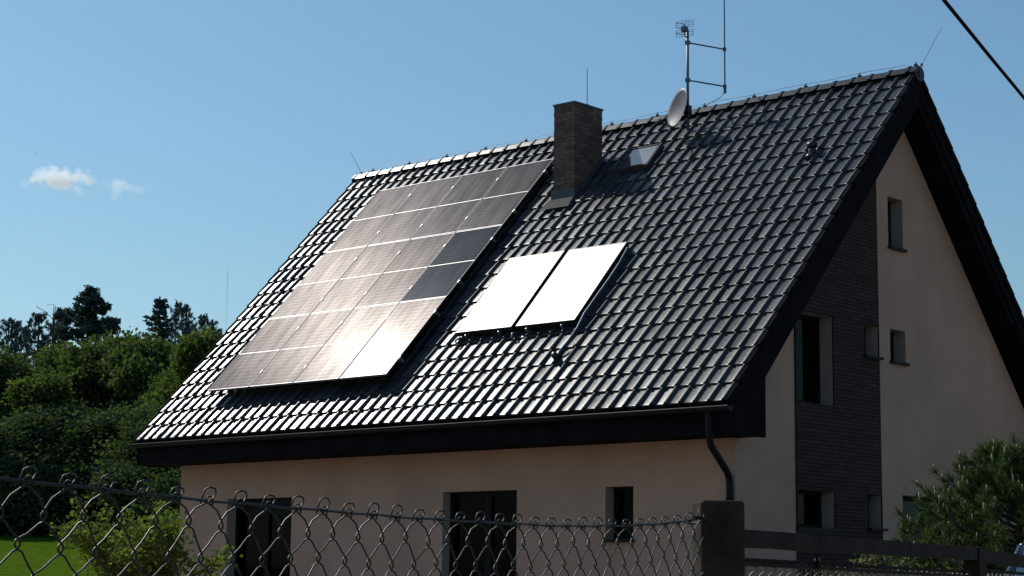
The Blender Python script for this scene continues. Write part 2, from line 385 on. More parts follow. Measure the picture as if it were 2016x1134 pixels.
# dark stone panel standing 25 mm proud, holes line up with the wall's
mb = MB()
def topc(y): return topg(y)-.01
wall_strips(mb, lambda s, z, d: (XG+.025-d, s, z), 2.096, 4.236, GR-.2, topc, [(h[0], min(h[1], 4.234), h[2], h[3]) for h in CH], .024)
mb.quad((XG, 2.096, GR-.2), (XG+.025, 2.096, GR-.2), (XG+.025, 2.096, topc(2.096)), (XG, 2.096, topc(2.096)))
mb.quad((XG, 4.236, GR-.2), (XG+.025, 4.236, GR-.2), (XG+.025, 4.236, topc(4.236)), (XG, 4.236, topc(4.236)))
mb.build('cladding_panel', None, house, mats=[M['cladding'], M['cladding']])

def window(to3, a, b, c, d, depth, kind='window', mull=(), sill=True, shutter=0, so=.06, fw=.055, curtain=None, tilt=0, label=None):
    """frame > pane, sill in a hole; to3(s, z, depth)"""
    base = Vector(to3((a+b)/2, c, 0))
    mb = MB()
    def bx(s0, s1, z0, z1, d0, d1, m=mb):
        p, q = to3(s0, z0, d0), to3(s1, z1, d1)
        m.box([min(i, j) for i, j in zip(p, q)], [max(i, j) for i, j in zip(p, q)])
    e = .004
    if shutter: bx(a+e, b-e, d-shutter, d-e, depth-.05, depth+.02)
    top = d-shutter
    bx(a+e, b-e, c+e, c+fw, depth-.02, depth+.05); bx(a+e, b-e, top-fw, top-e, depth-.02, depth+.05)
    bx(a+e, a+fw, c+fw, top-fw, depth-.018, depth+.05); bx(b-fw, b-e, c+fw, top-fw, depth-.018, depth+.05)
    for s in mull: bx(s-fw*.8, s+fw*.8, c+fw, top-fw, depth-.022, depth+.05)
    root = empty(kind, base - wloc(house), parent=house)
    if label: root['label'] = label
    mb.build('frame', M['frame_dark'], root)
    mb = MB(); bx(a+fw, b-fw, c+fw, top-fw, depth+.012, depth+.020, mb)
    mb.build('pane', M['glass'], root)
    if tilt:
        # inner sash tipped into the room
        mb = MB(); pts = []
        z0, z1 = c+fw, top-fw
        for s in (a+fw+.02, b-fw-.02):
            mb.tube([to3(s, z0, depth+.06), to3(s, z1, depth+.06+tilt)], .028, 4)
        mb.tube([to3(a+fw, z1, depth+.06+tilt), to3(b-fw, z1, depth+.06+tilt)], .028, 4)
        mb.build('tilted_sash', M['frame_dark'], root)
    if sill:
        mb = MB()
        p, q = to3(a-.02, c-.035, -so), to3(b+.02, c+.003, depth-.025)
        mb.box([min(i, j) for i, j in zip(p, q)], [max(i, j) for i, j in zip(p, q)])
        mb.build('sill', M['sill'], root)
    if curtain:
        mb = MB()
        for (s0, s1, zc) in curtain:
            n = 14; pr = None
            for i in range(n+1):
                s = s0+(s1-s0)*i/n; dd = depth+.14+.02*math.sin(i*1.9)
                if pr: mb.quad(to3(pr[0], zc, pr[1]), to3(s, zc, dd), to3(s, top-.03, dd), to3(pr[0], top-.03, pr[1]))
                pr = (s, dd)
        mb.build('curtain', M['curtain'], root, smooth=True)
    return root
F3 = lambda s, z, d: (s, YF+d, z)
G3 = lambda s, z, d: (XG-d, s, z)
h = FH[0]; window(F3, *h, .2, shutter=.11, mull=(-9.45,), curtain=[(-9.05, -8.74, h[2]+.1)])
h = FH[1]; window(F3, *h, .17, kind='patio_door', mull=(-4.72,), sill=False, fw=.075)
h = FH[2]; window(F3, *h, .19)
h = GH[0]; window(G3, *h, .21); h = GH[1]; window(G3, *h, .21); h = GH[2]; window(G3, *h, .21, kind='patio_door', sill=False)
G3c = G3
h = CH[0]; window(G3, *h, .21, tilt=.16, sill=False)
h = CH[1]; window(G3, *h, .21, so=.085); h = CH[2]; window(G3, *h, .21, so=.03); h = CH[3]; window(G3, *h, .21, so=.10)

# closed eaves and soffits: a solid following both slopes
def surf(y): return Z(H_-abs(y-W_)*TA)
mb = MB()
off = .50
poly = [(.05, surf(.05)-.06), (.05, Z(-.39)), (.82, Z(-.39)), (.82, surf(.82)-off), (W_, surf(W_)-off),
        (7.50, surf(7.50)-off), (7.50, surf(7.50)-off-.03), (7.66, surf(7.66)-.40), (8.86, surf(8.86)-.40), (8.86, Z(-.39)), (9.59, Z(-.39)), (9.59, surf(9.59)-.06), (W_, surf(W_)-.06)]
# two halves keep the caps planar and simple
front = [poly[0], poly[1], poly[2], poly[3], poly[4], poly[12]]
back = [poly[4]] + poly[5:13]
for pl in (front, back): mb.prism(pl, 'x', -L_+.05, -.03)
eb = mb.build('eaves_soffit', M['dark_wood'], house)
# bargeboards at both gables
for X0 in (-.028, -L_+.010):
    mb = MB()
    fr = [(.035, surf(.035)-.05), (.035, Z(-.405)), (.815, Z(-.405)), (.815, surf(.815)-.53), (W_, surf(W_)-.53), (W_, surf(W_)-.045)]
    bk = [(W_, surf(W_)-.045), (W_, surf(W_)-.33), (9.60, surf(9.60)-.33), (9.60, surf(9.60)-.05)]
    mb.prism(fr, 'x', X0, X0+.024); mb.prism(bk, 'x', X0, X0+.024)
    mb.build('bargeboard', M['dark_wood'], house)

# gutter (half round) and downpipe
def gutter(sy, yc):
    mb = MB(); n = 10; pts = []
    for k in range(n+1):
        an = math.pi*k/n
        pts.append((yc - .065*math.cos(an)*sy, Z(-.075)-.062*math.sin(an)))
    for r in (0, .004):
        pass
    X0, X1 = -L_-.045, .06
    vs = [(X0, y, z) for y, z in pts] + [(X1, y, z) for y, z in pts]
    fs = [(k, k+1, n+1+k+1, n+1+k) for k in range(n)] + [tuple(range(n+1)), tuple(range(2*n+1, n, -1))]
    mb.add(vs, fs)
    mb.tube([(X0, pts[0][0], pts[0][1]), (X1, pts[0][0], pts[0][1])], .009, 6)
    o = mb.build('gutter', M['gutter'], house, smooth=False)
    return o
gutter(1, -.035); gutter(-1, 9.675)
mb = MB()
mb.tube([(-.27, -.03, Z(-.12)), (-.27, -.03, Z(-.20)), (-.27, -.02, Z(-.46)), (-.28, .03, Z(-.54)), (-.42, .56, Z(-.82)), (-.44, .64, Z(-.90)), (-.445, .655, Z(-.98)), (-.445, .655, GR)], .046, 12)
mb.tube([(-.445, .655, Z(-1.14)), (-.445, .655, Z(-1.17))], .052, 12)
mb.build('downpipe', M['gutter'], house, smooth=True)

# tiled roof slope: 53 x 21 profiled tiles
roof = empty('roof', Vector((-L_/2, W_, EZ))-wloc(house), parent=house)
rs = np.random.RandomState(4)
TWD, TG, NU, NVR = L_/53, .335, 53, 21
prof_t = np.array([0, .03, .12, .30, .48, .58, .62, .65, .69, .74, .79, .84, .89, .93, .96, 1.0])
def ph(t):
    if t < .61: return .003*(abs(t-.30)/.31)**4
    s = (t-.61)/.35
    return .002 + (.036*math.sin(math.pi*min(1, s))**.75 if s < 1 else 0)
prof_h = np.array([ph(t) for t in prof_t])
def tile_mesh(seed):
    rs = np.random.RandomState(seed)
    V = []; F = []; At = []
    vk = [(0, -.036), (-.0003, -.016), (.0010, -.0095), (.0036, -.0046), (.0080, -.0012), (.0135, 0), (.020, .0002), (.17, 0), (TG+.02, 0)]
    np_, nk = len(prof_t), len(vk)
    idx = 0
    for r in range(NVR):
        wav = .003*math.sin(r*1.3+1)
        for c in range(NU):
            rnd = rs.rand(); ja, jb, jc = rs.randn(3)*np.array([.0021, .0022, .0013])
            dv = rs.randn()*.0012
            vlist = []
            g1 = TG if r < NVR-1 else .30
            for (dv0, dh) in vk:
                vv = dv0 if dv0 < .2 else dv0-(TG-g1)
                for t, hh in zip(prof_t, prof_h):
                    u = (c+t)*TWD
                    lift = .024*(1-vv/TG)
                    h_ = hh*(1-.10*vv/TG) + lift + dh + ja*(t-.5)*2 + jb*(.5-vv/TG)*1.2 + jc*.5
                    vlist.append((-L_+u, r*TG+vv+dv, h_))
            V += vlist; At += [rnd]*len(vlist)
            for k in range(nk-1):
                for i in range(np_-1):
                    a = idx+k*np_+i
                    F.append((a, a+1, a+np_+1, a+np_))
            idx += len(vlist)
    V = np.array(V)
    out = np.empty_like(V)
    out[:, 0] = V[:, 0]+L_/2
    out[:, 1] = V[:, 1]*CA - V[:, 2]*SA - W_
    out[:, 2] = V[:, 1]*SA + V[:, 2]*CA
    out[:, 2] -= .010/CA
    return out, F, At
V, F, At = tile_mesh(4)
tf = np_mesh('tiles', V, F, [M['tile']], roof, smooth=True, attr=At)
tb = tf.copy(); COL.objects.link(tb); tb.parent = roof; tb.rotation_euler = (0, 0, math.pi)
# ridge: overlapping half-round caps with collars
mb = MB()
x = -L_-.01; k = 0
while x < -.05:
    x1 = min(x+.313, .012)
    sec = [(-.135, -.098), (-.050, -.006), (-.022, .010), (.022, .010), (.050, -.006), (.135, -.098)]; n = len(sec)-1
    prof = [(x-.004, 1.10), (x+.045, 1.10), (x+.052, 1.0), (x1, .965)]
    vs = []; dz = .003*math.sin(k*2.1)
    for (xx, rr) in prof:
        for (py, pz) in sec: vs.append((xx, W_+py*rr, Z(H_)+.035+(rr-1)*.12+pz+dz))
    fs = [(j*(n+1)+i, j*(n+1)+i+1, (j+1)*(n+1)+i+1, (j+1)*(n+1)+i) for j in range(len(prof)-1) for i in range(n)]
    fs.append(tuple(range(n, -1, -1)))
    mb.add(vs, fs)
    x += .313; k += 1
# end disc with rosette
for X0, X1 in ((.0, .03), (-L_-.03, -L_)):
    mb.prism([(W_+.125*math.cos(2*math.pi*i/20), Z(H_)-.075+.115*math.sin(2*math.pi*i/20)) for i in range(20)], 'x', X0, X1)
    mb.prism([(W_+.055*math.cos(2*math.pi*i/12), Z(H_)-.075+.055*math.sin(2*math.pi*i/12)) for i in range(12)], 'x', X0-.012, X1+.012)
rc = mb.build('ridge_caps', M['tile'], roof, smooth=False)
# verge tiles closing the gable edge, stepped with each course
for X0, X1 in ((-.012, .012), (-L_-.012, -L_+.012)):
    for sgn in (1, -1):
        mb = MB()
        for r in range(NVR):
            v0, v1 = r*TG, min((r+1)*TG+.03, 7.07)
            def P(v, h): return (W_ + sgn*(v*CA - h*SA - W_), Z(v*SA + h*CA))
            pl = [P(v0, .030), P(v1, .008), P(v1, -.085), P(v0, -.060)]
            if sgn < 0: pl = pl[::-1]
            mb.prism(pl, 'x', X0, X1)
        mb.build('verge_trim', M['dark_wood'], roof)

# chimney
ch = empty('chimney', Vector((-5.567, 3.825, Z(3.6)))-wloc(roof), parent=roof)
mb = MB()
rsx = random.Random(3)
ctop = Z(5.315); zz = Z(2.95); k = 0
while zz < ctop-.01:                       # courses slightly in and out of line
    j = rsx.uniform(-.004, .004); z1 = min(zz+.0685, ctop)
    mb.box((-5.781+j, 3.475+j, zz), (-5.353-j, 4.175-j, z1-.004)); zz += .0685
mb.box((-5.772, 3.484, Z(2.95)), (-5.362, 4.166, ctop-.01))
mb.build('stack', M['chimney'], ch)
mb = MB(); mb.box((-5.795, 3.460, ctop-.004), (-5.339, 4.19, ctop+.022)); mb.box((-5.74, 3.52, ctop+.02), (-5.40, 4.13, ctop+.035)); mb.build('cap_plate', M['lead'], ch)
mb = MB()
def rp3(u, v, h): return (-u, v*CA-h*SA, Z(v*SA+h*CA))
mb.box((-5.81, 3.452, Z(3.35)), (-5.325, 3.475, Z(3.935)))
mb.box((-5.345, 3.452, Z(3.35)), (-5.325, 4.19, Z(3.78)))
mb.build('flashing', M['lead'], ch)
mb = MB(); mb.add([rp3(5.90, 4.86, .052), rp3(5.30, 4.86, .052), rp3(5.33, 5.10, .055), rp3(5.82, 5.10, .055)], [(0,1,2,3)])
mb.add([rp3(5.90, 4.84, .052), rp3(5.30, 4.84, .052), rp3(5.30, 4.86, .03), rp3(5.90, 4.86, .03)], [(0,1,2,3)])
mb.build('apron', M['lead_light'], ch)

# roof hatch
sk = empty('roof_window', Vector(rp3(4.43, 5.66, .0))-wloc(roof), parent=roof, rot=(A, 0, 0))
mb = MB()
for a_, b_ in (((-.30, -.03, 0), (-.26, .53, .085)), ((.26, -.03, 0), (.30, .53, .085)), ((-.26, -.03, 0), (.26, .01, .085)), ((-.26, .49, 0), (.26, .53, .085))): mb.box(a_, b_)
mb.build('frame', M['lead_light'], sk, local=True)
mb = MB(); mb.box((-.262, .008, .06), (.262, .492, .078)); mb.build('pane', M['skyglass'], sk, local=True)
# roof vent: hooded outlet
vt = empty('roof_vent', Vector(rp3(1.01, 5.22, .0))-wloc(roof), parent=roof, rot=(0, 0, 0))
mb = MB(); mb.tube([(0, 0, -.03), (0, 0, .14)], .055, 12); mb.tube([(0, 0, .12), (0, 0, .15), (0, 0, .185), (0, 0, .20)], [.07, .082, .075, .03], 12)
mb.build('vent_pipe', M['black_frame'], vt, local=True, smooth=True)
mb = MB(); mb.tube([(0, -.02, -.05), (0, -.02, -.02), (0, -.01, .03)], [.10, .095, .06], 12); mb.build('vent_collar', M['tile'], vt, local=True, smooth=True)

# ------------------------------------------------------------------ solar panels
def panel_proto():
    root = empty('solar_panel', rp3(0, 0, 0), 'x', 'solar panel', 'photovoltaic panels on the roof', rot=(A, 0, 0))
    w2, l, t0, t1 = .504, 1.788, .115, .150
    mb = MB(); fw = .009
    mb.box((-w2, 0, t0), (-w2+fw, l, t1)); mb.box((w2-fw, 0, t0), (w2, l, t1))
    mb.mi = 1; mb.box((-w2+fw, 0, t0), (w2-fw, fw, t1)); mb.box((-w2+fw, l-fw, t0), (w2-fw, l, t1))  # frame ends coloured lighter than the sides, painting in their reflected light
    mb.build('frame', None, root, local=True, mats=[M['frame_grey'], M['frame_light']])
    mb = MB(); mb.box((-w2+fw, fw, t0+.01), (w2-fw, l-fw, t1-.004)); mb.build('glass', M['pv'], root, local=True)
    mb = MB(); mb.box((-w2+fw, l/2-.006, t1-.003), (w2-fw, l/2+.006, t1-.0015)); mb.build('centre_strip', M['frame_light'], root, local=True)
    for v in (.36, 1.43):
        mb = MB(); mb.box((w2-.006, v-.03, t1-.03), (w2+.022, v+.03, t1+.006)); mb.tube([(w2+.008, v, t1+.004), (w2+.008, v, t1+.012)], .008, 6)
        mb.build('clamp', M['frame_light'], root, local=True)
    return root
TP = math.tan(R(-1.0))
pp = panel_proto(); pk = children(pp)
rown = ['bottom row', 'middle row', 'top row']; coln = ['at the left end', 'second from the left', 'third from the left', 'at the right end']
rnd = random.Random(8)
for r in range(3):
    for c in range(4):
        o = pp if (r, c) == (0, 0) else copy_tree(pp, kids=pk)
        o.location = rp3(10.45-1.025*(c+.5), .85+1.805*r, .07+TP*1.805*r)
        o.rotation_euler = (A+R(-1.0+rnd.uniform(-.12, .12)), R(rnd.uniform(-.12, .12)), 0)
        look = 'solar panel with sun glare' if r == 0 else 'grey brown solar panel'
        if (r, c) == (1, 3):
            look = 'dark bluish solar panel with bird marks'
            o.rotation_euler = (A+R(-1.0), 0, 0)
        o['label'] = '%s, %s of roof array, %s' % (look, rown[r], coln[c])
        if (r, c) == (1, 3):
            for ch_ in children(o):
                if ch_.name.startswith('glass'):
                    ch_.data = ch_.data.copy(); ch_.data.materials[0] = M['pv_no_glare']
# the rails under the array
rl = empty('mounting_rails', rp3(8.4, .85, .07), 'metal rails holding the solar panels just above the black tiles', 'mounting rails', rot=(A+R(-1.0), 0, 0))
for v in (.36, 1.43, 2.165, 3.235, 3.97, 5.04):
    mb = MB(); mb.box((-2.06, v-.02, .070), (2.09, v+.02, .112)); mb.build('rail', M['alu'], rl, local=True)

# thermal collectors
def collector(u, label):
    root = empty('thermal_collector', rp3(u, 1.79, 0), label, 'solar collector', 'thermal collectors on the roof', rot=(A, 0, 0))
    mb = MB(); w2, l, t0, t1, fw = .545, 1.735, .05, .130, .018
    mb.box((-w2, 0, t0), (-w2+fw, l, t1)); mb.box((w2-fw, 0, t0), (w2, l, t1))
    mb.box((-w2+fw, 0, t0), (w2-fw, fw, t1)); mb.box((-w2+fw, l-fw, t0), (w2-fw, l, t1))
    mb.build('frame', M['black_frame'], root, local=True)
    mb = MB(); mb.box((-w2+fw, fw, t0+.01), (w2-fw, l-fw, t1-.003)); mb.build('glass', M['collector'], root, local=True)
    for x in (-.35, .3):
        mb = MB(); mb.box((x-.02, -.05, .03), (x+.02, 0, .08)); mb.tube([(x, -.03, .05), (x, -.03, .10)], .012, 6)
        mb.build('bracket', M['alu'], root, local=True)
    return root
collector(5.10, 'left one of two white glaring thermal collectors low on the black roof')
collector(3.92, 'right one of two white glaring thermal collectors, beside the insulated pipe')
pi = empty('collector_pipe', rp3(3.3, 1.1, 0), 'shiny insulated pipe running down beside the right thermal collector', 'pipe')
mb = MB()
mb.tube([rp3(*q) for q in [(3.40, 3.45, .07), (3.33, 3.42, .09), (3.31, 3.1, .075), (3.285, 2.7, .09), (3.31, 2.3, .085), (3.30, 1.95, .10), (3.27, 1.65, .085), (3.29, 1.4, .075), (3.34, 1.22, .06), (3.36, 1.12, .02)]], .018, 8)
mb.build('pipe', M['pole'], pi, smooth=True)
mb = MB(); mb.tube([rp3(3.36, 1.12, -.02), rp3(3.36, 1.10, .07), rp3(3.36, 1.08, .12)], [.06, .05, .035], 10); mb.build('pipe_outlet', M['black_frame'], pi, smooth=True)
mb = MB(); mb.tube([rp3(4.49, 1.74, .05), rp3(4.49, 1.68, .085), rp3(4.49, 1.62, .05)], .016, 6); mb.build('pipe_fitting', M['metal_grey'], pi, smooth=True)
mb = MB(); mb.tube([rp3(5.58, 1.76, .05), rp3(5.60, 1.66, .08), rp3(5.55, 1.60, .04)], .016, 6)
mb.build('pipe_fitting', M['metal_grey'], pi, smooth=True)

# ------------------------------------------------------------------ mast, aerial, dish, rods
mast = empty('antenna_mast', (-3.83, 4.42, Z(4.70)), 'thin grey mast on the roof with two arms holding a lightning rod', 'mast')
mb = MB(); mb.tube([(-3.83, 4.42, Z(4.62)), (-3.83, 4.42, Z(6.42))], .023, 10); mb.build('pole', M['pole'], mast, smooth=True)
mb = MB(); mb.tube([(-3.83, 4.42, Z(4.70)), (-3.83, 4.42, Z(4.80))], [.06, .03], 10); mb.build('roof_collar', M['lead'], mast)
for z in (6.22, 5.61):
    mb = MB(); mb.tube([(-3.83, 4.42, Z(z)), (-3.60, 5.10, Z(z))], .012, 6)
    mb.box((-3.86, 4.39, Z(z)-.03), (-3.80, 4.45, Z(z)+.03)); mb.box((-3.62, 5.08, Z(z)-.03), (-3.58, 5.12, Z(z)+.03)); mb.build('arm', M['rod'], mast)
mb = MB(); mb.tube([(-3.60, 5.10, Z(5.55)), (-3.60, 5.10, Z(7.75))], [.013, .009], 6); mb.tube([(-3.60, 5.10, Z(5.50)), (-3.60, 5.10, Z(5.58))], .024, 6)
mb.build('lightning_rod', M['rod'], mast)
mb = MB(); mb.tube([(-3.60, 5.10, Z(5.52)), (-3.62, 5.02, Z(5.42)), (-3.72, 4.90, Z(5.33)), (-3.80, 4.83, Z(5.26))], .005, 4); mb.build('earth_wire', M['rod'], mast)

aer = empty('tv_aerial', (-3.83, 4.42, Z(6.22)), 'double grid television aerial at the top of the thin mast', 'aerial')
for zb_ in (6.31, 6.46):
    mb = MB()
    # wire grid, facing left of the camera; long bars run across the mast
    gd = Vector((.95, .31, 0)).normalized()
    c0 = Vector((-3.83, 4.36, Z(zb_)))
    for i in range(4):
        z = i*.034
        mb.tube([c0-gd*.15+Vector((0, 0, z)), c0+gd*.13+Vector((0, 0, z))], .0035, 4)
    for s in (-.15, -.05, .05, .13):
        mb.tube([c0+gd*s, c0+gd*s+Vector((0, 0, .102))], .005 if abs(s) > .1 else .003, 4)
    mb.build('grid', M['rod'], aer)
mb = MB(); mb.tube([(-3.83, 4.40, Z(6.30)), (-3.83, 4.34, Z(6.32)), (-3.83, 4.34, Z(6.50))], .010, 6); mb.box((-3.87, 4.30, Z(6.38)), (-3.79, 4.38, Z(6.46)))
for z in (6.33, 6.42, 6.50):
    mb.tube([(-3.93, 4.24, Z(z+.02)), (-3.83, 4.34, Z(z)), (-3.73, 4.26, Z(z+.02))], .004, 4)
mb.build('dipole_box', M['pole'], aer)

# dish: az 208, shallow paraboloid with rim, arm and LNB
dn = Vector((math.sin(R(205))*math.cos(R(13)), math.cos(R(205))*math.cos(R(13)), math.sin(R(13))))
dc = Vector((-3.86, 4.22, Z(5.115)))
dish = empty('satellite_dish', (-3.83, 4.42, Z(4.85)), 'grey oval satellite dish fixed to the mast just below the ridge', 'satellite dish')
dx = dn.cross(Vector((0, 0, 1))).normalized(); dy = dx.cross(dn)
if dy.z < 0: dy = -dy
mb = MB(); nr, na = 8, 40; rr = .308; vs = []
for side in (0, 1):
    for i in range(nr+1):
        t = i/nr
        for k in range(na):
            an = 2*math.pi*k/na
            p = dc + (dx*math.cos(an)*rr*.96 + dy*math.sin(an)*rr*1.06)*t + dn*(.060*t*t - .03 - .006*side)
            vs.append(p)
fs = []
B = (nr+1)*na
for i in range(nr):
    for k in range(na):
        l = (k+1) % na
        fs.append((i*na+k, (i+1)*na+k, (i+1)*na+l, i*na+l)); fs.append((B+i*na+k, B+i*na+l, B+(i+1)*na+l, B+(i+1)*na+k))
for k in range(na):
    l = (k+1) % na; fs.append((nr*na+k, B+nr*na+k, B+nr*na+l, nr*na+l))
mb.add(vs, fs); mb.build('reflector', M['dish'], dish, smooth=True)
mb = MB(); lo = dc - dy*rr*1.04 + dn*.03; ln = dc + dn*.30 - dy*.33
mb.tube([dc-dn*.05-dy*.1, lo-dn*.02, ln], .010, 6); mb.build('arm', M['black_frame'], dish)
mb = MB(); q = (dc+dy*.0-ln).normalized(); mb.tube([ln-q*.05, ln+q*.03, ln+q*.031, ln+q*.07], [.02, .02, .03, .03], 10); mb.build('receiver_head', M['dish'], dish)
mb = MB(); mb.tube([dc-dn*.03, dc-dn*.10, Vector((-3.83, 4.42, Z(5.12)))], .022, 8); mb.box((-3.87, 4.37, Z(5.04)), (-3.79, 4.47, Z(5.2))); mb.build('bracket', M['black_frame'], dish)

def rod(name, a, b, label, r=.005):
    mb = MB(); a = Vector(a); b = Vector(b)
    mb.tube([a, b], [r, r*.7], 5); mb.tube([a-Vector((0, 0, .02)), a+Vector((0, 0, .02))], .018, 6)
    o = mb.build(name, M['rod'], base=a); tag(o, label, 'lightning rod'); return o
rod('lightning_rod', (-5.363, 3.80, Z(5.33)), (-5.363, 3.80, Z(5.94)), 'short lightning rod standing on the brick chimney', .007)
rod('lightning_rod', (-11.61, 4.82, Z(5.26)), (-11.93, 4.82, Z(5.71)), 'thin wire lightning rod leaning left at the far end of the ridge')
rod('lightning_rod', (.06, 4.82, Z(5.25)), (.40, 4.82, Z(5.75)), 'thin wire lightning rod leaning right at the gable end of the ridge')
cw = empty('lightning_conductor', (-L_/2, W_, Z(H_)), 'thin lightning conductor wire clipped along the ridge and down the far verge', 'conductor wire')
mb = MB(); pts = []; x = -11.6
while x < .02:
    pts.append((x, W_, Z(H_)+.10+.008*math.sin(x*5))); x += .3
mb.tube(pts, .004, 4); mb.build('ridge_wire', M['rod'], cw)
mb = MB(); mb.tube([rp3(11.13+.02*math.sin(v*3), v, .075) for v in np.arange(.0, 7.1, .3)], .006, 4); mb.build('verge_wire', M['metal_grey'], cw)
x = -11.3
while x < 0:
    mb = MB(); mb.box((x-.02, W_-.03, Z(H_)+.05), (x+.02, W_+.03, Z(H_)+.075)); mb.tube([(x, W_, Z(H_)+.06), (x, W_, Z(H_)+.11)], .010, 5)
    mb.build('clip', M['lead'], cw); x += .939

# overhead cable
mb = MB(); P1 = Vector((7.693, -8.632, 1.365+EZ)); P2 = Vector((6.75, -5.657, 1.506+EZ)); dd = P2-P1
pts = []
for k in range(-8, 16):
    t = k*.5; pts.append(P1+dd*t+Vector((0, 0, .012*(t-.5)**2-.003)))
mb.tube(pts, .0125, 8); o = mb.build('overhead_cable', M['dark_wood'], base=P1, smooth=True); tag(o, 'thick black overhead cable crossing the sky at the upper right', 'cable')

# ------------------------------------------------------------------ foreground fence
fd = Vector((-.2706, .9627, 0)); F0 = Vector((11.889, -19.061, EZ)); fn = Vector((.9627, .2706, 0))
def fp(s, z, off=0): return F0 + fd*s + fn*off + Vector((0, 0, z))
tens = [(-2.0, -2.10), (.5, -2.115), (1.471, -2.122), (1.808, -2.129), (2.309, -2.132), (2.6, -2.130), (2.848, -2.127), (3.117, -2.118), (3.335, -2.106), (3.52, -2.089)]
def tz(s): return float(np.interp(s, [t[0] for t in tens], [t[1] for t in tens]))
fence = empty('chain_link_fence', fp(2.4, -3.8), 'green coated chain link fence with hooked top ends in the left foreground', 'fence')
rf = random.Random(21)
def mesh_panel(s0, s1, topf, bottom, p=.032, a=.0345, r=.00122, rj=rf, hooks=True, nseg=5):
    mb = MB()
    n = int((s1-s0)/p); a0 = -.001
    # shared knot positions, with a little irregularity
    knots = {}
    def K(i, j):
        if (i, j) not in knots:
            damp = min(1, .4+j*.2)
            knots[(i, j)] = (s0+i*p+rj.gauss(0, .0028)*damp - (.004*j if j < 4 else .016), -a0-j*a+rj.gauss(0, .0022))
        return knots[(i, j)]
    for i in range(n):
        pts = []; last = None
        par = i % 2
        rows = int((topf(s0+i*p)-bottom)/a)
        # wire i swings between column i (even rows) and i+1 (odd rows)
        j0 = 0
        for j in range(rows):
            col = i if (j % 2) == par else i+1
            s, dz = K(col, j)
            z = topf(s)+dz + (.010 if j == 0 else 0)
            k1 = 1 if col == i else -1                     # knot bulges around its neighbour
            if j == 0:
                if hooks and k1 == -1:      # rising strand: over the line wire, bent back and down
                    hk = rf.uniform(.75, 1.15); t0 = topf(s)
                    pts += [fp(s-.007, t0-.004, -.005), fp(s-.006, t0+.003, -.004), fp(s-.002, t0+.0125*hk, -.003), fp(s+.004, t0+.0150*hk, 0), fp(s+.0095, t0+.0135*hk, .003), fp(s+.0085, t0+.009*hk, .005), fp(s+.002, t0+.001, .005)]
                elif hooks:
                    pts += [fp(s+.003, topf(s)-.006, .004), fp(s+.005, topf(s)+.004, .004), fp(s+.001, topf(s)+.0055, 0), fp(s-.002, topf(s)+.001, -.004)]
                last = (s, z); continue
            dep = .0036 if col == i else -.0036
            if last:                        # strands sag a little between knots
                ms, mz = (last[0]+s)/2, (last[1]+z)/2
                pts.append(fp(ms-.0012*k1, mz-.0022, -dep if last else 0))
            last = (s, z)
            pts += [fp(s+.0030*k1, z+.0068, -dep), fp(s-.0022*k1, z+.0040, -dep*.5), fp(s-.0038*k1, z+.0003, 0), fp(s-.0022*k1, z-.0036, dep*.5), fp(s+.0034*k1, z-.0064, dep)]
        if len(pts) > 2: mb.tube(pts, r, nseg)
    return mb
mp_ = mesh_panel(-.6, 3.53, tz, -3.3)
mp_.build('wire_mesh', M['fence_wire'], fence, smooth=True)
mb = MB(); mb.tube([fp(s, tz(s)+.0006*math.sin(s*40), 0) for s in np.arange(-2, 3.53, .04)], .0018, 6); mb.build('tension_wire', M['fence_wire'], fence, smooth=True)
mb = MB(); mb.tube([fp(3.44+.0035*k, tz(3.5)+.002*k/12, .004*math.sin(k*1.4)) for k in range(24)], .0022, 5); mb.tube([fp(3.50, -2.09, .012), fp(3.53, -2.10, -.02), fp(3.54, -2.098, -.05)], .0025, 5)
mb.build('wire_tie', M['fence_wire'], fence, smooth=True)

post = empty('fence_post', fp(3.62, -3.82), 'stout dark green painted square post where the chain link fence meets the gate', 'post')
# near edge, facing the camera; post is 9 cm wide, top slightly domed
pc = Vector((0, 0, 0))
vw = (Vector((CAM.x, CAM.y, 0)) - Vector((fp(3.62, 0).x, fp(3.62, 0).y, 0))).normalized(); vr = Vector((-vw.y, vw.x, 0))
def post_pt(a, b, z): q = fp(3.60, 0); return Vector((q.x, q.y, 0)) + ax*a + ay*b + Vector((0, 0, z))
ax = (vr*math.cos(R(-13)) + vw*math.sin(R(-13))).normalized(); ay = Vector((-ax.y, ax.x, 0))
zt = Z(-2.053)
mb = MB(); ring = []; hw, rad = .045, .008
def sq(h, rd):
    out = []
    for cx, cy, a0_ in ((1, 1, 0), (-1, 1, 90), (-1, -1, 180), (1, -1, 270)):
        for k in range(4):
            an = R(a0_+30*k); out.append((cx*(h-rd)+rd*math.cos(an), cy*(h-rd)+rd*math.sin(an)))
    return out
secs = [(-.05, hw, rad), (zt-.006, hw, rad), (zt-.001, hw-.003, rad), (zt, hw-.008, rad*.8)]
vs = []
for z, h, rd in secs: vs += [post_pt(a, b, z) for a, b in sq(h, rd)]
n = 16; fs = [(i*n+k, i*n+(k+1) % n, (i+1)*n+(k+1) % n, (i+1)*n+k) for i in range(3) for k in range(n)] + [tuple(range(3*n, 4*n))]
mb.add(vs, fs); mb.build('post_body', M['post'], post)
rc_ = random.Random(12)
for (a_, z_, w_, h_) in ((-.030, zt-.006, .012, .004), (-.018, zt-.045, .004, .012), (-.020, zt-.058, .003, .006), (.012, zt-.10, .003, .008)):
    mb = MB(); pts = []
    for k in range(9):
        an = 2*math.pi*k/9; q = rc_.uniform(.55, 1.1); pts.append(post_pt(a_+w_*q*math.cos(an), hw+.0012, z_+h_*q*math.sin(an)))
    mb.add(pts, [tuple(range(9))]); mb.build('paint_chip', M['pale_patch'], post)

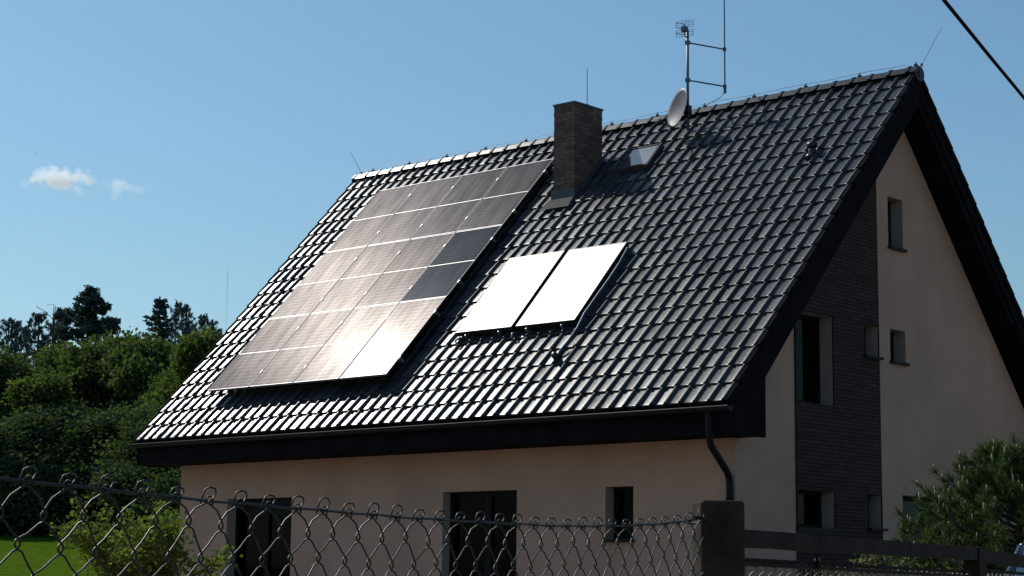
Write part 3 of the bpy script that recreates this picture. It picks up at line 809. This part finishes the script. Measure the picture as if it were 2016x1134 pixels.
gate = empty('rail_fence', fp(4.9, -3.8), 'low brown rail fence with chain link under it, right of the post', 'fence')
def bar(mb, s0, s1, z0a, z1a, z0b, z1b, d0, d1):
    vs = [fp(s0, z0a, d0), fp(s1, z0b, d0), fp(s1, z0b, d1), fp(s0, z0a, d1), fp(s0, z1a, d0), fp(s1, z1b, d0), fp(s1, z1b, d1), fp(s0, z1a, d1)]
    mb.add(vs, [(0,3,2,1),(4,5,6,7),(0,1,5,4),(1,2,6,5),(2,3,7,6),(3,0,4,7)])
mb = MB(); nseg = 8
for i in range(nseg):
    sa_, sb_ = 3.70+(5.985-3.70)*i/nseg, 3.70+(5.985-3.70)*(i+1)/nseg
    za, zb = -2.107+.0107*i/nseg+.0015*math.sin(i*2.2), -2.107+.0107*(i+1)/nseg+.0015*math.sin((i+1)*2.2)
    bar(mb, sa_, sb_, za-.036-.002*i/nseg, za, zb-.036-.002*(i+1)/nseg, zb, -.02, .02)
mb.build('top_rail', M['rail'], gate)
mb = MB(); bar(mb, 6.02, 7.6, -2.139, -2.100, -2.156, -2.114, -.02, .02); mb.build('top_rail', M['rail'], gate)
mb = MB(); mb.tube([fp(s, -2.168-.004*(s-3.76)/2, 0) for s in np.arange(3.72, 5.95, .1)], .005, 6); bar(mb, 3.74, 5.90, -2.180, -2.172, -2.190, -2.181, -.006, .006); mb.build('wire_rail', M['rail'], gate)
mb = MB(); bar(mb, 5.93, 6.03, -3.7, -2.100, -3.7, -2.100, -.025, .025); mb.build('upright', M['rail'], gate)
mb = MB(); bar(mb, 7.6, 7.66, -3.7, -2.10, -3.7, -2.10, -.025, .025); mb.build('upright', M['rail'], gate)
for s in (4.25, 5.78):
    mb = MB(); mb.tube([fp(s, -2.18, .01), fp(s, -2.15, .008)], .004, 5); mb.build('stay', M['rail'], gate)
mb = MB(); bar(mb, 6.05, 7.6, -2.170, -2.160, -2.180, -2.170, -.005, .005); mb.build('lower_rail', M['rail'], gate)
mesh_panel(3.76, 5.92, lambda s: -2.186-.004*(s-3.76)/2, -3.2, hooks=True).build('wire_mesh', M['fence_bare'], gate, smooth=True)
mesh_panel(6.06, 7.6, lambda s: -2.186, -3.2, hooks=True).build('wire_mesh', M['fence_bare'], gate, smooth=True)

# wooden fence by the far house corner
wf = empty('wooden_fence', (-13.2, 1.0, GR), 'low dark vertical plank fence beyond the far left house corner', 'fence')
mb = MB(); rw = random.Random(5); WX = -13.75; x = WX
while x < -11.45:
    h_ = 1.72+rw.uniform(-.02, .02); mb.box((x, .99, GR-.1), (x+.085, 1.01, h_)); x += .105
mb.build('plank_panel', M['wood'], wf)
for zz in (.9, 1.5):
    mb = MB(); mb.box((WX, 1.012, zz), (-11.45, 1.05, zz+.08)); mb.build('cross_rail', M['wood'], wf)

# ------------------------------------------------------------------ trees
def leaf_quads(rs, cen, n, spread, size, aspect=1.5, droop=0, up=0, fold=True):
    """n leaf cards scattered round each centre; returns V, F, attr"""
    m_ = len(cen)*n
    c = np.repeat(cen, n, axis=0) + rs.randn(m_, 3)*spread
    d = rs.randn(m_, 3); d[:, 2] = d[:, 2]*.6 + up - droop; d /= np.linalg.norm(d, axis=1)[:, None]
    q = rs.randn(m_, 3); e = np.cross(d, q); e /= (np.linalg.norm(e, axis=1)[:, None]+1e-9)
    s = size*(.6+.8*rs.rand(m_))[:, None]
    a = d*s*aspect*.5; b = e*s*.5
    V = np.stack([c-a, c+b*.9-a*.1, c+a, c-b*.9-a*.1], axis=1).reshape(-1, 3)
    F = np.arange(m_*4).reshape(-1, 4)
    At = np.repeat(np.clip(rs.rand(m_)*.6 + np.repeat(rs.rand(len(cen)), n)*.4, 0, 1), 4)
    return V, F, At
def limbs(mb, rs, H, r0, crown_pts, t0=.25, lean=(0, 0), n=14):
    top = Vector((lean[0], lean[1], H*.93)); N = 8
    trunk = [Vector((lean[0]*t*t + .06*math.sin(t*7)*H*.1, lean[1]*t*t + .05*math.sin(t*5+1)*H*.1, top.z*t)) for t in np.linspace(0, 1, N)]
    mb.tube(trunk, [r0*(1-.9*i/(N-1)) for i in range(N)], 7)
    for k in range(n):
        p = Vector(crown_pts[rs.randint(len(crown_pts))]); t = max(t0, min(.9, p.z/H-.12))
        b = trunk[0].lerp(trunk[-1], t); i = min(N-2, int(t*(N-1))); b = trunk[i].lerp(trunk[i+1], t*(N-1)-i)
        mid = b.lerp(p, .5)+Vector((0, 0, .05*H*rs.rand()))
        rr_ = r0*(1-.85*t)*.5
        mb.tube([b, mid, p], [rr_, rr_*.6, rr_*.15], 5)
def broad_tree(name, seed, H, Rw, leafm, zb=.18, lobes=14, cl=260, n=46, size=.17, spread=.24, droop=0):
    rs = np.random.RandomState(seed)
    root = empty(name, (0, 0, 0))
    lc = []
    for k in range(lobes):
        an = rs.rand()*2*math.pi; t = rs.rand(); zc = H*(zb+.1+(.84-zb)*t)
        rad = Rw*(.25+.5*rs.rand())*(1-.75*max(0, t-.35))
        lc.append((rad*math.cos(an), rad*math.sin(an), zc, Rw*(.28+.22*rs.rand())*(1-.35*t)))
    lc.append((0, 0, H*.88, Rw*.28))
    cen = []
    for k in range(cl):
        l = lc[rs.randint(len(lc))]; d = rs.randn(3); d /= np.linalg.norm(d)
        rr_ = l[3]*(.55+.5*rs.rand())
        p = np.array([l[0]+d[0]*rr_, l[1]+d[1]*rr_, l[2]+d[2]*rr_*.8])
        if p[2] > H*.05: cen.append(p)
    cen = np.array(cen)
    mb = MB(); limbs(mb, rs, H, H*.022+.05, [Vector(c) for c in cen]); mb.build('trunk', M['bark'], root, local=True)
    V, F, At = leaf_quads(rs, cen, n, spread, size, droop=droop)
    np_mesh('crown', V, F, [leafm], root, attr=At)
    return root
def conifer(name, seed, H, Rw, kind):
    rs = np.random.RandomState(seed); root = empty(name, (0, 0, 0)); mb = MB()
    mb.tube([(0.05*math.sin(k), .04*math.cos(k*1.7), H*k/6) for k in range(7)], [H*.014*(1-.13*k)+.012 for k in range(7)], 6)
    cen = []; dirs = []
    if kind == 'spruce':
        z = H*.15
        while z < H*.985:
            t = z/H; Lb = Rw*(1-t)**.58*(.7+.45*rs.rand())+.05
            for k in range(7):
                an = rs.rand()*6.28; L2 = Lb*(.5+.65*rs.rand())
                e = Vector((math.cos(an)*L2, math.sin(an)*L2, z - L2*.22 + .25*L2*(t > .7)))
                m_ = Vector((math.cos(an)*L2*.55, math.sin(an)*L2*.55, z-L2*.22))
                mb.tube([(0, 0, z), m_, e], [.035*(1-t)+.01, .02*(1-t)+.008, .006], 4)
                for q in np.arange(.2, 1.02, .14/max(.4, L2)):
                    b0 = Vector((0, 0, z)); p = b0.lerp(m_, q*2) if q < .5 else m_.lerp(e, (q-.5)*2)
                    cen.append((p.x, p.y, p.z)) 
            z += H*.040*(1.15-.5*t)
    else:
        nb = 88 if kind == 'pine' else 120
        for k in range(nb):
            t = .32+.66*(k/nb); z = H*t
            if kind == 'pine': Lb = Rw*1.45*(1.05-t)**.8*(.45+.7*rs.rand())
            else: Lb = Rw*(1.02-t)**.8*(.45+.8*rs.rand())+.10
            an = rs.rand()*6.28
            e = Vector((math.cos(an)*Lb, math.sin(an)*Lb, z + Lb*(.10+.35*rs.rand())*(1 if kind == 'pine' else 3.2)))
            m_ = Vector((math.cos(an)*Lb*.5, math.sin(an)*Lb*.5, z+Lb*.02))
            mb.tube([(0, 0, z), m_, e], [.05*(1-t)+.015, .03*(1-t)+.01, .008], 4)
            for q in ((.55, .7, .82, .93, 1.0, 1.05) if kind == 'pine' else (.72, .9, 1.02)):
                for _ in range(2 if kind == 'pine' else 1):
                    p = m_.lerp(e, (q-.5)*2); cen.append((p.x+rs.randn()*.16, p.y+rs.randn()*.16, p.z+rs.randn()*.08+.06))
        cen.append((0, 0, H))
    cen = np.array(cen)
    mb.build('trunk', M['bark'], root, local=True)
    if kind == 'spruce': V, F, At = leaf_quads(rs, cen, 13, .05, .11, aspect=2.4, droop=.3)
    else: V, F, At = leaf_quads(rs, cen, 34, .11, .12, aspect=2.2, up=.5) if kind == 'pine' else leaf_quads(rs, cen, 11, .055, .085, aspect=2.6, up=1.1)
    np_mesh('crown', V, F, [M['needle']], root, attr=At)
    return root
def layered_pine(seed):
    rs = np.random.RandomState(seed); root = empty('pine_tree', (0, 0, 0)); mb = MB(); H = 12.2
    mb.tube([(0, 0, 0), (.05, 0, 6), (-.05, .05, 9.5), (.1, 0, 11.9)], [.20, .14, .08, .02], 6)
    lay = [(580,72),(560,85),(540,98),(600,112),(515,143),(640,152),(560,160),(680,172),(500,190),(620,200),(650,207),(530,222),(370,212),(365,262),(430,238),(470,252),(570,250),(610,270),(690,265),(745,290),
           (720,330),(650,300),(580,312),(510,300),(440,302),(400,352),(460,352),(395,385),(640,352),(690,352),(500,385),(740,322),(620,330),(540,342),(480,212),(555,205),(590,232),(600,160),(545,130),(575,120),(560,360),(430,400),(520,420),(620,400)]
    cen = []
    for (x, y) in lay:
        dx, z = (x-568)/112, H-(y-60)/112; dy = rs.uniform(-1, 1)*min(1.3, .25+.5*abs(H-z))
        st = Vector((0, 0, z-.25-.15*abs(dx))); mb.tube([st, Vector((dx*.5, dy*.5, z-.22)), Vector((dx, dy, z-.05))], [.045, .03, .012], 4)
        for k in range(9):
            q = .25*rs.rand() if rs.rand() < .35 else 0
            cen.append((dx*(1-q)+rs.randn()*.15, dy*(1-q)+rs.randn()*.15, z+rs.randn()*.07))
    mb.build('trunk', M['bark'], root, local=True)
    V, F, At = leaf_quads(rs, np.array(cen), 24, .085, .12, aspect=2.2, up=.5)
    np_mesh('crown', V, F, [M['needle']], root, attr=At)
    return root
def place(root, px_az, D, zrot, sc, label, cat, group, first, kids):
    o = root if first else copy_tree(root, kids=kids)
    az = R(-41.697)+math.atan(px_az); x, y = CAM.x+D*math.sin(az), CAM.y+D*math.cos(az)
    o.location = (x, y, gz(x, y)-.1); o.rotation_euler = (0, 0, zrot); o.scale = sc
    tag(o, label, cat, group); return o
def tanx(px): return (px-1008)/3685.3
rt = random.Random(77)
protos = {}
def get(key, maker):
    if key not in protos:
        r_o = maker(); protos[key] = [r_o, children(r_o), True]
    return protos[key]
def put(key, maker, H0, px, ytop, D, label, cat, group, wsc=1.0):
    P = get(key, maker)
    az = R(-41.697)+math.atan(tanx(px)); x, y = CAM.x+D*math.sin(az), CAM.y+D*math.cos(az)
    ztop = 1.6+(1136.5+.0111*px-ytop)/3685.3*D*1.01
    sc = (ztop-gz(x, y)+.1)/H0
    place(P[0], tanx(px), D, rt.uniform(0, 6.28), (sc*wsc, sc*wsc, sc), label, cat, group, P[2], P[1]); P[2] = False
bA = lambda: broad_tree('broadleaf_tree', 11, 8, 3.4, M['leaf'], cl=460, n=85, size=.125)
bB = lambda: broad_tree('broadleaf_tree', 12, 8, 3.2, M['leaf'], lobes=18, cl=460, n=85, size=.125)
bC = lambda: broad_tree('drooping_tree', 13, 8, 2.6, M['leaf'], lobes=16, cl=420, n=85, size=.13, droop=1.6, spread=.24)
bD = lambda: broad_tree('broadleaf_tree', 14, 7, 2.8, M['leaf_light'], lobes=16, cl=420, n=80, size=.125)
bE = lambda: broad_tree('understory_tree', 15, 4.5, 2.8, M['leaf_dark'], zb=-.12, lobes=18, cl=520, n=80, size=.105, spread=.26)
GB = 'broadleaf trees along the meadow edge'
for key, mk, H0, px, yt, D, lab, ws in [
    ('A', bA, 8, -110, 700, 76, 'broad green tree just outside the left edge', 1.1),
    ('B', bB, 8, 15, 728, 70, 'bushy green tree with yellowish lit side at the far left', 1.0),
    ('A', bA, 8, 105, 700, 78, 'dense green tree rising below the big dark pine', 1.1),
    ('D', bD, 7, 70, 770, 64, 'lower light green tree between the far left tree and the pine', 1.0),
    ('B', bB, 8, 185, 705, 74, 'rounded green tree right of the big pine', 1.05),
    ('C', bC, 8, 240, 668, 80, 'drooping birch with tip left of the tall spruce', 1.15),
    ('C', bC, 8, 290, 672, 72, 'drooping birch in front of the tall spruce', 1.1),
    ('D', bD, 7, 385, 690, 62, 'light green tree beside the far slope of the roof', .9),
    ('A', bA, 8, 330, 745, 66, 'dark green tree right of the birches, near the roof edge', .9),
    ('B', bB, 8, 450, 770, 60, 'green tree mostly hidden behind the house', .9)]:
    put(key, mk, H0, px, yt, D, lab, 'tree', GB, ws)
GU = 'dark undergrowth trees at the meadow edge'
for px, yt, D, lab in [(-40, 860, 61, 'dark undergrowth tree at the left edge of the photo'), (60, 845, 62, 'dark undergrowth tree above the second fence hook'), (150, 830, 63, 'dark undergrowth tree in the middle of the shaded wood edge'),
                       (240, 835, 62, 'dark undergrowth tree behind the small sapling'), (325, 830, 60, 'dark undergrowth tree next to the house eave'), (400, 850, 58, 'dark undergrowth tree hidden behind the house corner')]:
    put('E', bE, 4.5, px, yt, D, lab, 'tree', GU, 1.15)
sp_ = lambda: conifer('spruce_tree', 31, 12, 2.5, 'spruce')
pn_ = lambda: conifer('pine_tree', 37, 12, 2.2, 'pine')
p2_ = lambda: conifer('pine_tree', 33, 11, 2.0, 'slim')
p3_ = lambda: conifer('pine_tree', 34, 11, 2.3, 'slim')
put('P', lambda: layered_pine(5), 12.2, 168, 590, 108, 'largest dark pine on the skyline, left of centre of the wood', 'pine', 'pines on the skyline', 1.0)
protos['P'][0].rotation_euler = (0, 0, R(50))
put('S', sp_, 12, 308, 600, 104, 'tall pointed spruce with star shaped top on the skyline', 'spruce', None, 1.1)
for i, (px, yt, lab, ws) in enumerate([
    (-15, 650, 'slim pine cut by the left edge', 0.74), (10, 652, 'slim pine at the left edge of the skyline', 0.74), (28, 655, 'slim pine, leftmost full one on the skyline', 0.74), (48, 668, 'short slim pine between two taller left ones', 0.81), (68, 640, 'dark pine left of the bare tree on the skyline', 1.05),
    (98, 655, 'slim pine directly under the bare tree', 0.93), (115, 640, 'slim pine touching the big pine on its left', 0.68), (342, 610, 'slim pine just right of the spruce', 0.68), (362, 614, 'second slim pine right of the spruce', 0.68), (379, 652, 'short slim pine between the pine pairs', 0.62), (398, 634, 'slim pine near the roof edge', 0.68), (414, 645, 'slim pine closest to the roof edge', 0.68), (428, 660, 'low slim pine partly behind the roof edge', 0.62)]):
    put(('Q', 'T')[i % 2], (p2_, p3_)[i % 2], 11.1, px, yt, 112+3*(i % 4), lab, 'pine', 'pines on the skyline', ws)
# bare tree
rs = np.random.RandomState(9); bt = empty('bare_tree', (0, 0, 0), 'thin leafless tree left of the big skyline pine', 'tree')
mb = MB(); H = 11.5
mb.tube([(0, 0, 0), (.1, 0, H*.5), (0, .1, H)], [.07, .05, .02], 5)
for k in range(16):
    z = H*(.55+.42*rs.rand()); an = rs.rand()*6.28; l = .5+.8*rs.rand(); e = Vector((math.cos(an)*l, math.sin(an)*l, z+l*.8))
    mb.tube([(0, 0, z), e*.5+Vector((0, 0, z*.5+.1)), e, e+Vector((rs.randn()*.2, rs.randn()*.2, -.1))], [.025, .018, .012, .008], 4)
mb.build('trunk', M['bark'], bt, local=True)
place(bt, tanx(97), 106, 0, (1, 1, 1), None, None, None, True, None)
bt.scale = (1, 1, (1.6+(1138-625)/3685*107-bt.location.z)/H)

# sapling by the house
rs = np.random.RandomState(41)
sap = empty('maple_sapling', (-6.55, -3.75, GR), 'small light green sapling in front of the far left house corner', 'sapling')
mb = MB(); cen = []
def twig(p, d, l, r, depth):
    q = p+d*l; mid = p.lerp(q, .5)+Vector(rs.randn(3))*l*.06
    mb.tube([p, mid, q], [r, r*.8, r*.55], 5)
    if depth == 0:
        for t in (.25, .5, .75, 1.0): cen.append(tuple(p.lerp(q, t)))
        return
    for k in range(3 if depth > 1 else 4):
        nd = (d + Vector(rs.randn(3))*.62).normalized(); nd.z = abs(nd.z)*.8+.05
        twig(p.lerp(q, .45+.5*rs.rand()), nd.normalized(), l*.66, r*.6, depth-1)
base = wloc(sap)
for k in range(7):
    an = k*.9+rs.rand()*.5; d = Vector((math.cos(an)*.30, math.sin(an)*.30, 1)).normalized()
    twig(Vector((0, 0, .02+.09*k)), d, 1.02, .018, 2)
mb.build('trunk', M['bark'], sap, local=True)
V, F, At = leaf_quads(rs, np.array(cen), 20, .06, .055, aspect=1.15, droop=.3)
np_mesh('crown', V, F, [M['leaf_sap']], sap, attr=At)

# ornamental pine in front of the gable
rs = np.random.RandomState(52)
pin = empty('garden_pine', (3.55, .45, GR), 'bushy garden pine with upright pale candles beside the gable wall', 'pine')
mb = MB(); mc = []; mb.tube([(0, 0, 0), (.03, .02, 1.5), (0, 0, 2.7)], [.07, .045, .012], 8)
NV = []; cnt = 0; NA = []
def needles(p, d, n, l):
    global cnt
    dn_ = rs.randn(n, 3)*.55 + np.array(d); dn_ /= np.linalg.norm(dn_, axis=1)[:, None]
    st = np.array(p) - np.array(d)*rs.rand(n)[:, None]*.10
    e = np.cross(dn_, rs.randn(n, 3)); e /= np.linalg.norm(e, axis=1)[:, None]
    ll = l*(.7+.5*rs.rand(n))[:, None]; wd = .0032
    NV.append(np.stack([st-e*wd, st+e*wd, st+dn_*ll+e*wd*.5, st+dn_*ll-e*wd*.5], axis=1).reshape(-1, 3)); NA.append(np.repeat(rs.rand(n), 4))
for k in range(165):
    t = .04+.94*(k/165); z = 2.75*t
    Lb = (1.50*(1-t)**.62+.12)*(.86+.24*rs.rand()); an = k*2.399+rs.randn()*.2
    b0 = Vector((0, 0, z*.92)); e = Vector((math.cos(an)*Lb, math.sin(an)*Lb, z+.30*Lb))
    m_ = b0.lerp(e, .55)-Vector((0, 0, .06*Lb)); mb.tube([b0, m_, e], [.018, .011, .005], 4)
    tips = []
    for j in range(9):
        q = .35+.65*j/8; p = (b0.lerp(m_, q/.55) if q < .55 else m_.lerp(e, (q-.55)/.45))
        sd_ = Vector((rs.randn()*.5, rs.randn()*.5, .75+.3*rs.rand())).normalized()
        tl = .10+.09*rs.rand(); tp = p+sd_*tl; mb.tube([p, tp], [.006, .004], 4)
        needles(p, sd_, 26, .075); needles(tp, sd_, 46, .085); tips.append((tp, sd_))
    needles(e, (e-m_).normalized(), 46, .085); tips.append((e, Vector((0, 0, 1))))
    for tp, sd_ in tips:
        if rs.rand() < .32 and (tp.x**2+tp.y**2 > (.5*Lb)**2 or t > .7):
            u = (Vector((0, 0, 1))+sd_*.12).normalized(); l = .05+.075*rs.rand()
            mc.append([tp-u*.01, tp+u*l*.5, tp+u*l])
mb.build('trunk', M['bark'], pin, local=True)
V = np.concatenate(NV); At = np.concatenate(NA); np_mesh('crown', V, np.arange(len(V)).reshape(-1, 4), [M['needle_near']], pin, attr=At)
axis = Vector((CAM.x-3.55, CAM.y-.45, 0)).normalized()
mc.sort(key=lambda q: -(q[0].dot(axis)+q[0].z*.3))
for q in mc[:99]:
    mb = MB(); mb.tube(q, [.0085, .0095, .005], 5); mb.build('candle', M['candle'], pin, local=True, smooth=True)
mb = MB()
for q in mc[99:]: mb.tube(q, [.0085, .0095, .005], 5)
tag(mb.build('candle_cluster', M['candle'], pin, local=True, smooth=True), kind='stuff')
pin.scale = (1.22, 1.22, .92)

# flowering shrubs seen through the rail fence
def shrub(px, D, ztop, wid, seed, label):
    rs = np.random.RandomState(seed); az = R(-41.697)+math.atan(tanx(px)); x, y = CAM.x+D*math.sin(az), CAM.y+D*math.cos(az)
    g0 = gz(x, y); H = ztop-g0; root = empty('garden_shrub', (x, y, g0), label, 'shrub', 'shrubs behind the rail fence')
    mb = MB(); cen = []
    for k in range(60):
        an = rs.rand()*6.28; r_ = wid*math.sqrt(rs.rand()); hh = H*(1-.25*(r_/wid)**2)*(.72+.28*rs.rand())
        p = Vector((math.cos(an)*r_, math.sin(an)*r_, hh)); mb.tube([(0, 0, 0), p*.5+Vector((0, 0, .1)), p], [.008, .005, .003], 4)
        for t in (.5, .62, .74, .84, .92, .97, 1.0): cen.append(p*t)
    mb.build('stems', M['bark'], root, local=True)
    V, F, At = leaf_quads(rs, np.array([tuple(c) for c in cen]), 16, .030, .024, aspect=1.2, up=.2)
    np_mesh('foliage', V, F, [M['bush_leaf']], root, attr=At)
shrub(1650, 10.0, 1.77, .26, 61, 'pale green shrub right of the stone panel foot, behind the rail fence')
shrub(1715, 9.6, 1.82, .16, 62, 'pale shrub whose tip rises above the brown rail')
shrub(1775, 9.9, 1.76, .30, 63, 'pale green shrub in the middle of the rail fence opening')
shrub(1860, 10.2, 1.74, .28, 64, 'pale green shrub nearest the car')

# ------------------------------------------------------------------ parked car at the right edge
M['car'] = pmat('car_paint', (.012, .022, .04), .25, var=.05, spec=.6, coat=1)
m, N, L, b = new_mat('car_glass')
out = N['Material Output']; N.remove(b)
tr = N.new('ShaderNodeBsdfTransparent'); tr.inputs[0].default_value = (.7, .8, .8, 1)
gl = N.new('ShaderNodeBsdfGlossy'); gl.inputs['Roughness'].default_value = .03; gl.inputs[0].default_value = (.9, 1, 1, 1)
mx = N.new('ShaderNodeMixShader'); mx.inputs[0].default_value = .42; L.new(tr.outputs[0], mx.inputs[1]); L.new(gl.outputs[0], mx.inputs[2]); L.new(mx.outputs[0], out.inputs[0])
M['car_glass'] = m
M['tyre'] = pmat('tyre', (.02, .02, .02), .8)
M['seat'] = pmat('seat_cloth', (.30, .26, .22), .8)
M['lamp'] = pmat('headlamp', (.5, .5, .5), .15, spec=.8)
car = empty('parked_car', (6.06, -3.21, .54), 'dark blue parked car behind the rail fence at the right edge', 'car', rot=(0, 0, R(115)))
def car_section(pts, y0, y1, taper=.0): pass
side = [(-2.1, .28), (-2.15, .62), (-2.0, .86), (-1.05, .98), (-.35, 1.42), (.15, 1.49), (1.0, 1.46), (1.75, 1.08), (2.08, .98), (2.15, .60), (2.1, .28)]
low = [(-2.1, .28), (-2.15, .62), (-2.0, .86), (-1.05, .96), (1.80, 1.02), (2.08, .96), (2.15, .60), (2.1, .28)]
mb = MB(); mb.prism(low, 'y', -.84, .84)
rf_ = [(-.40, 1.40), (.15, 1.475), (1.0, 1.45), (1.08, 1.42), (.15, 1.44), (-.38, 1.375)]
mb.prism([(-.42, 1.405), (.15, 1.475), (1.0, 1.450), (1.10, 1.405)], 'y', -.60, .60)
for sy in (-1, 1):
    for a_, b_ in (((-1.02, .96), (-.40, 1.41)), ((.35, .98), (.38, 1.45)), ((1.75, 1.02), (1.08, 1.42))):
        mb.tube([(a_[0], sy*.78, a_[1]), (b_[0], sy*.59, b_[1])], .035, 6)
cb_ = mb.build('body', M['car'], car, local=True)
md = cb_.modifiers.new('bevel', 'BEVEL'); md.width = .04; md.segments = 3; md.limit_method = 'ANGLE'
mb = MB(); mb.add([(-1.00, -.72, .965), (-1.00, .72, .965), (-.42, .56, 1.40), (-.42, -.56, 1.40)], [(0,1,2,3)]); mb.build('windscreen', M['car_glass'], car, local=True)
mb = MB(); mb.add([(1.74, -.72, 1.03), (1.74, .72, 1.03), (1.10, .56, 1.40), (1.10, -.56, 1.40)], [(0,1,2,3)]); mb.build('rear_window', M['car_glass'], car, local=True)
for sy in (-1, 1):
    for (a0_, a1_, b0_, b1_) in ((-.93, .32, -.38, .35), (.40, 1.66, .41, 1.06)):
        mb = MB(); mb.add([(a0_, sy*.79, .985), (a1_, sy*.79, .99), (b1_, sy*.605, 1.41), (b0_, sy*.605, 1.40)], [(0,1,2,3)]); mb.build('side_window', M['car_glass'], car, local=True)
    mb = MB(); mb.box((-.80, sy*.84-.0, .99), (-.66, sy*.98, 1.10)) if sy > 0 else mb.box((-.80, -.98, .99), (-.66, -.84, 1.10))
    o = mb.build('wing_mirror', M['car'], car, local=True); md = o.modifiers.new('bevel', 'BEVEL'); md.width = .03; md.segments = 2
    mb = MB(); mb.box((-2.14, sy*.68-.14, .62), (-2.03, sy*.68+.14, .76)); mb.build('headlight', M['lamp'], car, local=True)
    for x in (-1.35, 1.35):
        wh = empty('wheel', (x, sy*.80, .31), parent=car)
        mb = MB(); mb.tube([(0, -.10, 0), (0, -.085, 0), (0, .085, 0), (0, .10, 0)], [.27, .31, .31, .27], 24); mb.build('tyre', M['tyre'], wh, local=True)
        mb = MB(); mb.tube([(0, sy*.095, 0), (0, sy*.11, 0)], [.19, .17], 16); mb.build('rim', M['alu'], wh, local=True)

for sy in (-1, 1):
    mb = MB(); mb.box((-.46, sy*.40-.14, 1.245), (-.44, sy*.40+.14, 1.345)); o = mb.build('sun_visor', M['seat'], car, local=True)
    mb = MB(); mb.box((.15, sy*.38-.24, .60), (.30, sy*.38+.24, 1.12)); mb.box((.20, sy*.38-.12, 1.12), (.29, sy*.38+.12, 1.30)); o = mb.build('seat', M['seat'], car, local=True)
    md = o.modifiers.new('bevel', 'BEVEL'); md.width = .03; md.segments = 2
# ------------------------------------------------------------------ clouds, vapour trail, birds
def cloud(px, py, D, wid, hei, dep, seed, dens, label):
    dirv = r_*((px-1008)/3685.3) - u_*((py-567)/3685.3) + f_
    c = CAM + dirv*D
    o = MB(); o.box((-.5, -.5, -.5), (.5, .5, .5))
    m = bpy.data.materials.new('cloud_vapour'); m.use_nodes = True; N = m.node_tree.nodes; L = m.node_tree.links; N.clear()
    out = N.new('ShaderNodeOutputMaterial'); pv = N.new('ShaderNodeVolumePrincipled'); L.new(pv.outputs[0], out.inputs['Volume'])
    pv.inputs['Color'].default_value = (1, 1, 1, 1); pv.inputs['Anisotropy'].default_value = .5
    tc = N.new('ShaderNodeTexCoord')
    vl = N.new('ShaderNodeVectorMath'); vl.operation = 'LENGTH'
    mp = N.new('ShaderNodeMapping'); mp.inputs['Scale'].default_value = (2.0, 2.0, 2.0)
    L.new(tc.outputs['Object'], mp.inputs[0]); L.new(mp.outputs[0], vl.inputs[0])
    nz = N.new('ShaderNodeTexNoise'); nz.inputs['Scale'].default_value = 1; nz.inputs['Detail'].default_value = 5; nz.inputs['Roughness'].default_value = .55
    m2 = N.new('ShaderNodeMapping'); m2.inputs['Scale'].default_value = (wid/9, dep/12, hei/8); m2.inputs['Location'].default_value = (seed*3.1, seed, 0)
    L.new(tc.outputs['Object'], m2.inputs[0]); L.new(m2.outputs[0], nz.inputs['Vector'])
    sb = N.new('ShaderNodeMath'); sb.operation = 'MULTIPLY_ADD'; sb.inputs[1].default_value = 2.6; L.new(nz.outputs['Fac'], sb.inputs[0])
    ng = N.new('ShaderNodeMath'); ng.operation = 'MULTIPLY_ADD'; ng.inputs[1].default_value = -1.25; ng.inputs[2].default_value = -.62; L.new(vl.outputs['Value'], ng.inputs[0])
    L.new(ng.outputs[0], sb.inputs[2])
    mr = N.new('ShaderNodeMapRange'); mr.inputs['From Min'].default_value = 0; mr.inputs['From Max'].default_value = .5; mr.inputs['To Min'].default_value = 0; mr.inputs['To Max'].default_value = dens
    L.new(sb.outputs[0], mr.inputs['Value']); L.new(mr.outputs[0], pv.inputs['Density'])
    ob = o.build('cloud', m, base=(0, 0, 0)); ob.location = c; ob.scale = (wid, dep, hei); ob.rotation_euler = (0, 0, R(41.7))
    tag(ob, label, 'cloud'); return ob
cloud(126, 353, 900, 58, 18, 24, 2.3, .22, 'small bright white cloud low in the left sky')
cloud(246, 369, 900, 36, 15, 20, 5.2, .10, 'fainter wispy cloud right of the small bright one')
m, N, L, b = new_mat('trail_vapour'); b.inputs['Base Color'].default_value = (.9, .93, .95, 1); b.inputs['Roughness'].default_value = 1; b.inputs['Alpha'].default_value = .16
mb = MB(); t0 = CAM+(r_*((449-1008)/3685.3)-u_*((527-567)/3685.3)+f_)*2000; t1 = CAM+(r_*((445-1008)/3685.3)-u_*((650-567)/3685.3)+f_)*2000
mb.tube([t0, t0.lerp(t1, .15), t0.lerp(t1, .4), t1], [.2, .8, .8, .4], 8); o = mb.build('vapour_trail', m, base=t0); tag(o, 'faint short vapour trail above the trees left of the roof', 'vapour trail')
def bird(px, py, D, label):
    c = CAM+(r_*((px-1008)/3685.3)-u_*((py-567)/3685.3)+f_)*D
    mb = MB(); mb.tube([(-.12, 0, 0), (-.06, 0, .01), (.03, 0, .01), (.10, 0, 0), (.15, 0, .0)], [.006, .03, .035, .02, .004], 7)
    for s in (-1, 1): mb.add([(-.03, 0, .01), (.06, 0, .01), (.04, s*.13, .05), (-.02, s*.25, .03), (-.05, s*.13, .05)], [(0,1,2,3,4)])
    mb.add([(-.11, 0, 0), (-.20, .04, 0), (-.20, -.04, 0)], [(0,1,2)])
    o = mb.build('bird', M['black_frame'], local=True, base=(0, 0, 0)); o.location = c; o.rotation_euler = (0, 0, R(20)); tag(o, label, 'bird')
bird(72, 300, 330, 'tiny distant bird above the small white cloud')
bird(1823, 28, 330, 'tiny distant bird left of the overhead cable')
